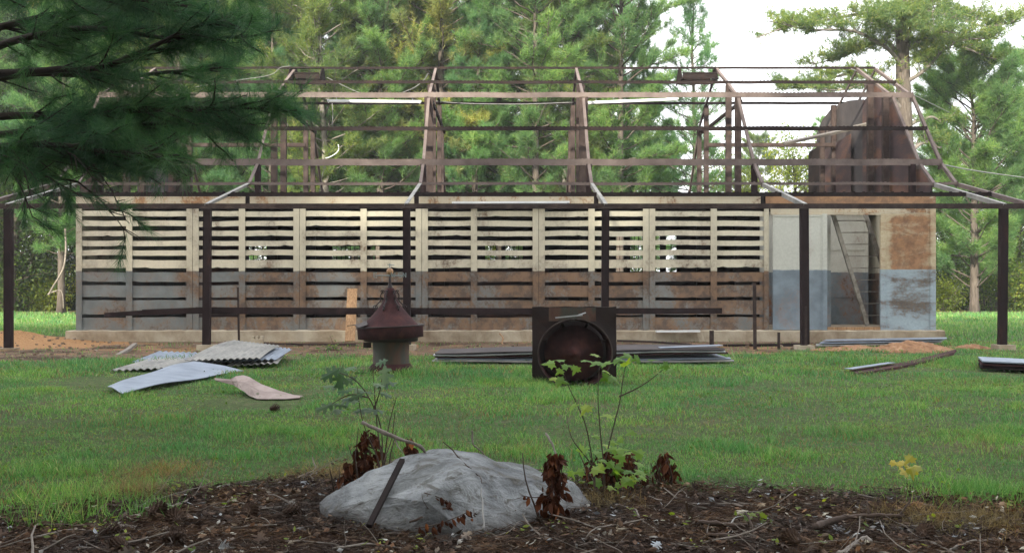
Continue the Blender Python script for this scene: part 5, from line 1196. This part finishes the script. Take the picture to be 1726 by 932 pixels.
# saplings
def shoots(name, label, paths, leafs, mat, kind, size, D, deadm=None, rad=.004, bunch=None, cat="sapling"):
    p0 = P(paths[0][0][0], paths[0][0][1], D); t = thing(name, (p0[0], D, 0), label, cat)
    for path in paths:
        q = [P(a, b, D+.04*math.sin(i*1.3+a)) for i, (a, b) in enumerate(path)]
        if path[0] == paths[0][0] or path[0][1] > 735: q = [np.array([q[0][0]*1.0, D, -.03])]+q
        c = smooth_path(q); mb = MB(); mb.tube(c, np.linspace(rad, rad*.4, len(c)), 6); build("stem", mb, M['stick_dk'], t, True)
    lm = MB(); cen = []; dr = []
    for (a, b) in leafs: cen.append(P(a, b, D+rngf.uniform(-.08, .08))); dr.append((rngf.normal(), rngf.normal()*.4-.4, rngf.normal()*.35-.15))
    if bunch:
        cx, cy, rx, ry, n = bunch
        for i in range(n):
            a, r = rngf.uniform(0, 6.28), math.sqrt(rngf.random()); dd = rngf.uniform(-.2, .2); cen.append(P(cx+rx*r*math.cos(a), cy+ry*r*math.sin(a), D+dd)); dr.append((rngf.normal(), rngf.normal()*.5-.4, rngf.normal()*.3-.1))
    cen = np.array(cen); dr = np.array(dr); n = len(cen)
    leaves(lm, cen-unit(dr)*size*.4, dr, np.array([(0, -.45, 1.)]*n)+rngf.normal(size=(n, 3))*.35, size*rngf.uniform(.7, 1.15, n), kind, rngf)
    build("leaves", lm, M[mat], t); return t
shoots("oak_shoots", "dark green oak shoots with lobed leaves growing behind the left part of the boulder",
    [[(645, 785), (642, 720), (622, 670), (598, 640), (572, 628)], [(645, 785), (636, 720), (632, 670), (628, 616)], [(640, 785), (612, 712), (602, 650)], [(648, 785), (655, 720), (668, 670)], [(646, 785), (660, 740), (666, 690)], [(630, 690), (640, 660), (645, 630)], [(622, 670), (590, 665), (560, 680)]],
    [(560, 628), (575, 632), (590, 620), (607, 626), (565, 650), (578, 645), (590, 640), (552, 684), (566, 690), (574, 682), (586, 672), (600, 668), (622, 660), (640, 648), (648, 628), (655, 645), (612, 690), (600, 655), (636, 690), (652, 664), (640, 610), (580, 660)], 'oak', 'oak', .088, 4.5)
shoots("maple_sapling", "bright green maple sapling with lobed leaves, right of the boulder",
    [[(1018, 790), (1030, 735), (1044, 680), (1050, 640), (1056, 612)], [(1044, 668), (1072, 655), (1096, 640), (1118, 622)], [(1000, 790), (988, 720), (972, 680), (958, 650), (944, 612)], [(1018, 790), (1012, 730), (1008, 670), (1010, 620)], [(1000, 790), (965, 740), (955, 700)]],
    [(942, 606), (924, 613), (940, 628), (948, 642), (968, 626), (958, 616), (936, 640), (1003, 612), (1005, 600), (1020, 624), (1018, 638), (992, 608), (1024, 612), (1058, 612), (1044, 606), (1070, 606), (1056, 600), (1116, 618), (1126, 626), (1104, 606), (1112, 628), (985, 690), (968, 683), (1020, 700), (1060, 730), (1000, 735), (1036, 640)], 'maple', 'maple', .062, 4.55, bunch=(1022, 785, 66, 44, 44))
shoots("maple_seedling", "small yellow-green maple seedling at the edge of the grass on the right", [[(1530, 830), (1528, 805), (1526, 785)]], [(1526, 782), (1515, 790), (1540, 786), (1530, 776), (1522, 796), (1538, 798), (1512, 782), (1546, 794)], 'yellow_leaf', 'maple', .07, 4.75, rad=.003)
shoots("litter_weed", "small bright leaved weed beside the arching stem, lower right", [[(1282, 900), (1280, 880), (1276, 866)]], [(1272, 868), (1284, 872), (1262, 872), (1290, 882), (1298, 886), (1305, 880), (1268, 882), (1278, 862), (1275, 890)], 'broad_y', 'maple', .040, 4.0, rad=.002, cat="weed")
shoots("litter_weed", "tiny bright green weed at the bottom edge, left part", [[(240, 930), (236, 922)]], [(222, 922), (232, 926), (246, 924), (256, 928), (208, 912), (206, 908)], 'broad_y', 'plain', .035, 3.75, rad=.002, cat="weed")
shoots("litter_weed", "single yellow leaf standing in the litter below the lone twig, left of the boulder", [[(419, 925), (418, 915)]], [(418, 916), (420, 908), (417, 922)], 'yellow_leaf', 'plain', .035, 3.8, rad=.002, cat="weed")
shoots("litter_weed", "small yellow-green weed just below the yellow maple seedling", [[(1537, 858), (1537, 850)]], [(1534, 846), (1541, 844), (1538, 850)], 'yellow_leaf', 'maple', .04, 4.5, rad=.002, cat="weed")
shoots("litter_weed", "low leafy weed against the foundation left of the leaning plank", [[(562, 590), (560, 575), (556, 566)]], [(562+rngf.normal()*12, 590+rngf.normal()*6) for _ in range(60)]+[(555, 570), (560, 566), (565, 574)], 'broad', 'plain', .07, 15.2, rad=.006, cat="weed")

def dead_clump(px, D, w_, z0, z1, n, label, tilt=0, kind='plain', size=.055):
    t = thing("dead_shoots", (X_(px, D), D, 0), label, "dead plant"); x0 = X_(px, D)
    for k in range(max(3, int(w_*40))):
        c = curve_pts((x0+rngf.normal()*w_*.22, D+rngf.normal()*w_*.2, -.02), (rngf.normal()*.22+tilt, rngf.normal()*.2, 1), z1*rngf.uniform(.75, 1.1), 6, rngf, 0, .2); mb = MB(); mb.tube(c, np.linspace(.005, .002, 7), 5); build("stem", mb, M['stick_dk'], t, True)
    z = rngf.uniform(z0, z1, n)**1.0; prof = w_*.5*(1.1-.65*(z-z0)/(z1-z0)); a = rngf.uniform(0, 6.28, n)
    cen = np.stack([x0+tilt*z+prof*np.cos(a)*rngf.uniform(.2, 1, n), D+prof*np.sin(a)*rngf.uniform(.2, 1, n), z], -1)
    mb = MB(); leaves(mb, cen, np.stack([rngf.normal(size=n)*.5, rngf.normal(size=n)*.5, -np.ones(n)], -1), rngf.normal(size=(n, 3)), size*rngf.uniform(.5, 1.1, n), kind, rngf, .5)
    build("dead_leaves", mb, M['deadleaf'], t)
dead_clump(622, 4.55, .20, .05, .30, 150, "dark brown clump of dead leaves at the foot of the oak shoots")
dead_clump(590, 4.5, .12, .02, .17, 60, "small brown clump of dead leaves against the far left of the boulder")
dead_clump(932, 4.02, .13, .0, .29, 170, "tall shaggy reddish-brown clump of dead shoots in front of the boulder's right end", .02)
dead_clump(1035, 4.75, .40, .0, .17, 280, "wide dark clump of dead leaves under the maple sapling")
dead_clump(1122, 4.8, .14, .02, .16, 60, "small reddish-brown dead shoot right of the maple sapling")
dead_clump(690, 4.4, .08, .18, .30, 22, "few curled brown leaves at the tip of the stick behind the boulder")
# drooping dead fronds over the boulder
def frond(pts, label):
    q = smooth_path([P(*p) for p in pts]); t = thing("dead_frond", q[0], label, "dead plant"); mb = MB(); mb.tube(q, .002, 4); build("stem", mb, M['stick_dk'], t, True)
    cen = q[2::2]; n = len(cen); cen = np.repeat(cen, 2, 0)+rngf.normal(size=(2*n, 3))*.006; mb = MB(); leaves(mb, cen, np.array([(0, 0, -1.)]*2*n)+rngf.normal(size=(2*n, 3))*.35, np.array([(0, -1, 0.)]*2*n)+rngf.normal(size=(2*n, 3))*.3, .034*rngf.uniform(.7, 1.2, 2*n), 'plain', rngf, .4); build("dead_leaves", mb, M['deadleaf'], t)
frond([(700, 890, 3.74), (730, 885, 3.72), (760, 875, 3.74), (790, 862, 3.8)], "drooping dead frond low on the front face of the boulder")
frond([(715, 830, 3.82), (740, 838, 3.8), (762, 850, 3.78)], "small dead frond on the middle of the boulder")
frond([(760, 780, 4.12), (785, 805, 4.0), (795, 840, 3.9), (800, 870, 3.84)], "string of reddish leaves running down the boulder's front edge")
frond([(880, 835, 4.1), (905, 838, 4.05), (930, 832, 4.0)], "dead frond across the right end of the boulder")
frond([(700, 915, 3.68), (735, 908, 3.68), (775, 905, 3.7)], "dead frond at the foot of the boulder")

# leaf litter, straw and twigs on the near ground
def litter():
    rng = np.random.default_rng(31)
    def pts(n, y0, y1, thr=.35, lo=.0):
        x, y = scatter(n, -.62, .62, y0, y1, rng); l, d, c = masks(x, y); k = rng.random(n) < np.clip(l-lo, 0, 1)**.8; return x[k], y[k]
    x, y = pts(120000, 2.9, 6.2); m = len(x); a = rng.uniform(0, 6.28, m); lay = rng.random(m)
    d = unit(np.stack([np.cos(a), np.sin(a), rng.normal(size=m)*.16+.04], -1)); b = np.stack([x, y, gz(x, y)+.002+lay*.022*(.5+fbm(x, y, 4, 61))], -1)
    mb = MB(); v, f = blades(b, d, rng.uniform(.05, .14, m), rng.uniform(.0008, .0014, m), rng); mb.add(v, f); tag(build("pine_straw", mb, M['straw'], origin=(0, 4, 0)), "brown pine straw matted over the near ground", "pine straw", kind='stuff')
    mb = MB()
    for n, kd, s0 in ((26000, 'quad', .030), (9000, 'plain', .040), (1500, 'oak', .060)):
        x, y = pts(n, 2.9, 6.0); m = len(x); cl = fbm(x, y, 3.2, 71); k = rng.random(m) < sst(.25, .6, cl)+.25; x, y = x[k], y[k]; m = len(x)
        c = np.stack([x, y, gz(x, y)+.006+rng.random(m)*.028], -1); a = rng.uniform(0, 6.28, m)
        leaves(mb, c, np.stack([np.cos(a), np.sin(a), rng.normal(size=m)*.3], -1), np.array([(0, 0, 1.)])+rng.normal(size=(m, 3))*.5, s0*rng.uniform(.3, 1.15, m), kd, rng, .4)
    tag(build("leaf_litter", mb, M['litter'], origin=(0, 4, 0)), "dead brown and grey leaves scattered under the trees in the foreground", "leaf litter", kind='stuff')
    x, y = pts(800, 2.9, 5.8); mb = MB()
    for i in range(len(x)):
        a = rng.uniform(0, 6.28); c = curve_pts((x[i], y[i], float(gz(x[i], y[i]))+.012), (math.cos(a), math.sin(a), rng.normal()*.12), rng.uniform(.05, .30), 4, rng, 0, .3); c[:, 2] = np.maximum(c[:, 2], .006); r = rng.choice((.0015, .0022, .0035, .0055)); mb.tube(c, np.linspace(r, r*.5, 5), 4)
    tag(build("twig_litter", mb, M['stick'], origin=(0, 4, 0)), "small grey twigs strewn through the leaf litter", "twigs", kind='stuff')
    # green seedlings and dry tufts in the litter
    x, y = pts(170, 3.3, 5.6); mb = MB(); cen = []; 
    for i in range(len(x)):
        for k in range(rng.integers(2, 7)): cen.append((x[i]+rng.normal()*.02, y[i]+rng.normal()*.02, rng.uniform(.015, .06)))
    cen = np.array(cen); n = len(cen); leaves(mb, cen, rng.normal(size=(n, 3))*(1, 1, .4), np.array([(0, 0, 1.)])+rng.normal(size=(n, 3))*.4, .028*rng.uniform(.5, 1.2, n), 'plain', rng)
    tag(build("seedlings", mb, M['broad_y'], origin=(0, 4, 0)), "tiny green seedlings coming up through the litter", "seedlings", kind='stuff')
    mb = MB()
    for (px, py, r, n) in ((220, 835, .22, 900), (560, 800, .3, 700), (260, 800, .3, 700), (620, 800, .25, 500), (1010, 850, .2, 400), (700, 800, .5, 700), (1580, 880, .3, 900), (1690, 890, .3, 900)):
        D = GD(py); x = X_(px, D)+rng.normal(size=n)*r*.5; y = D+rng.normal(size=n)*r*.4; d = unit(np.stack([rng.normal(size=n)*.7, rng.normal(size=n)*.7, np.ones(n)*.8], -1)); v, f = blades(np.stack([x, y, gz(x, y)], -1), d, rng.uniform(.03, .12, n), np.full(n, .0013), rng); mb.add(v, f)
    tag(build("straw_tufts", mb, M['drygrass'], origin=(0, 4, 0)), "dry straw tufts where the lawn meets the litter", "dry grass", kind='stuff')
    mb = MB()
    for (px, py, r, n) in ((1690, 845, .35, 700), (1640, 840, .2, 250), (150, 850, .35, 500), (110, 880, .2, 250), (250, 870, .12, 120), (1300, 745, .02, 14), (1296, 780, .05, 30)):
        D = GD(py); x = X_(px, D)+rng.normal(size=n)*r*.5; y = D+rng.normal(size=n)*r*.3; d = unit(np.stack([rng.normal(size=n)*.45, rng.normal(size=n)*.45, np.ones(n)], -1)); v, f = blades(np.stack([x, y, gz(x, y)], -1), d, rng.uniform(.04, .13, n)*(1.4 if r < .1 else 1), np.full(n, .0022), rng); mb.add(v, f)
    tag(build("bright_grass_tufts", mb, M['grass'], origin=(0, 4, 0)), "longer bright green tufts at the edge of the litter", "grass", kind='stuff')
litter()


# ------------------------------------------------------------------ added haze volume, lifts the far trees like veiling glare
def haze():
    mb = MB(); mb.box(-230, 230, -70, 410, -1.2, 26); m = bpy.data.materials.new("added_haze"); m.use_nodes = True; t = m.node_tree; t.nodes.clear(); o = t.nodes.new("ShaderNodeOutputMaterial"); v = t.nodes.new("ShaderNodeVolumePrincipled")
    v.inputs["Color"].default_value = (.95, .97, 1, 1); v.inputs["Density"].default_value = .0009; v.inputs["Anisotropy"].default_value = .3; t.links.new(v.outputs[0], o.inputs[1])
    tag(build("haze", mb, m), "added thin haze that lightens the far trees", "haze", kind='stuff')
haze()
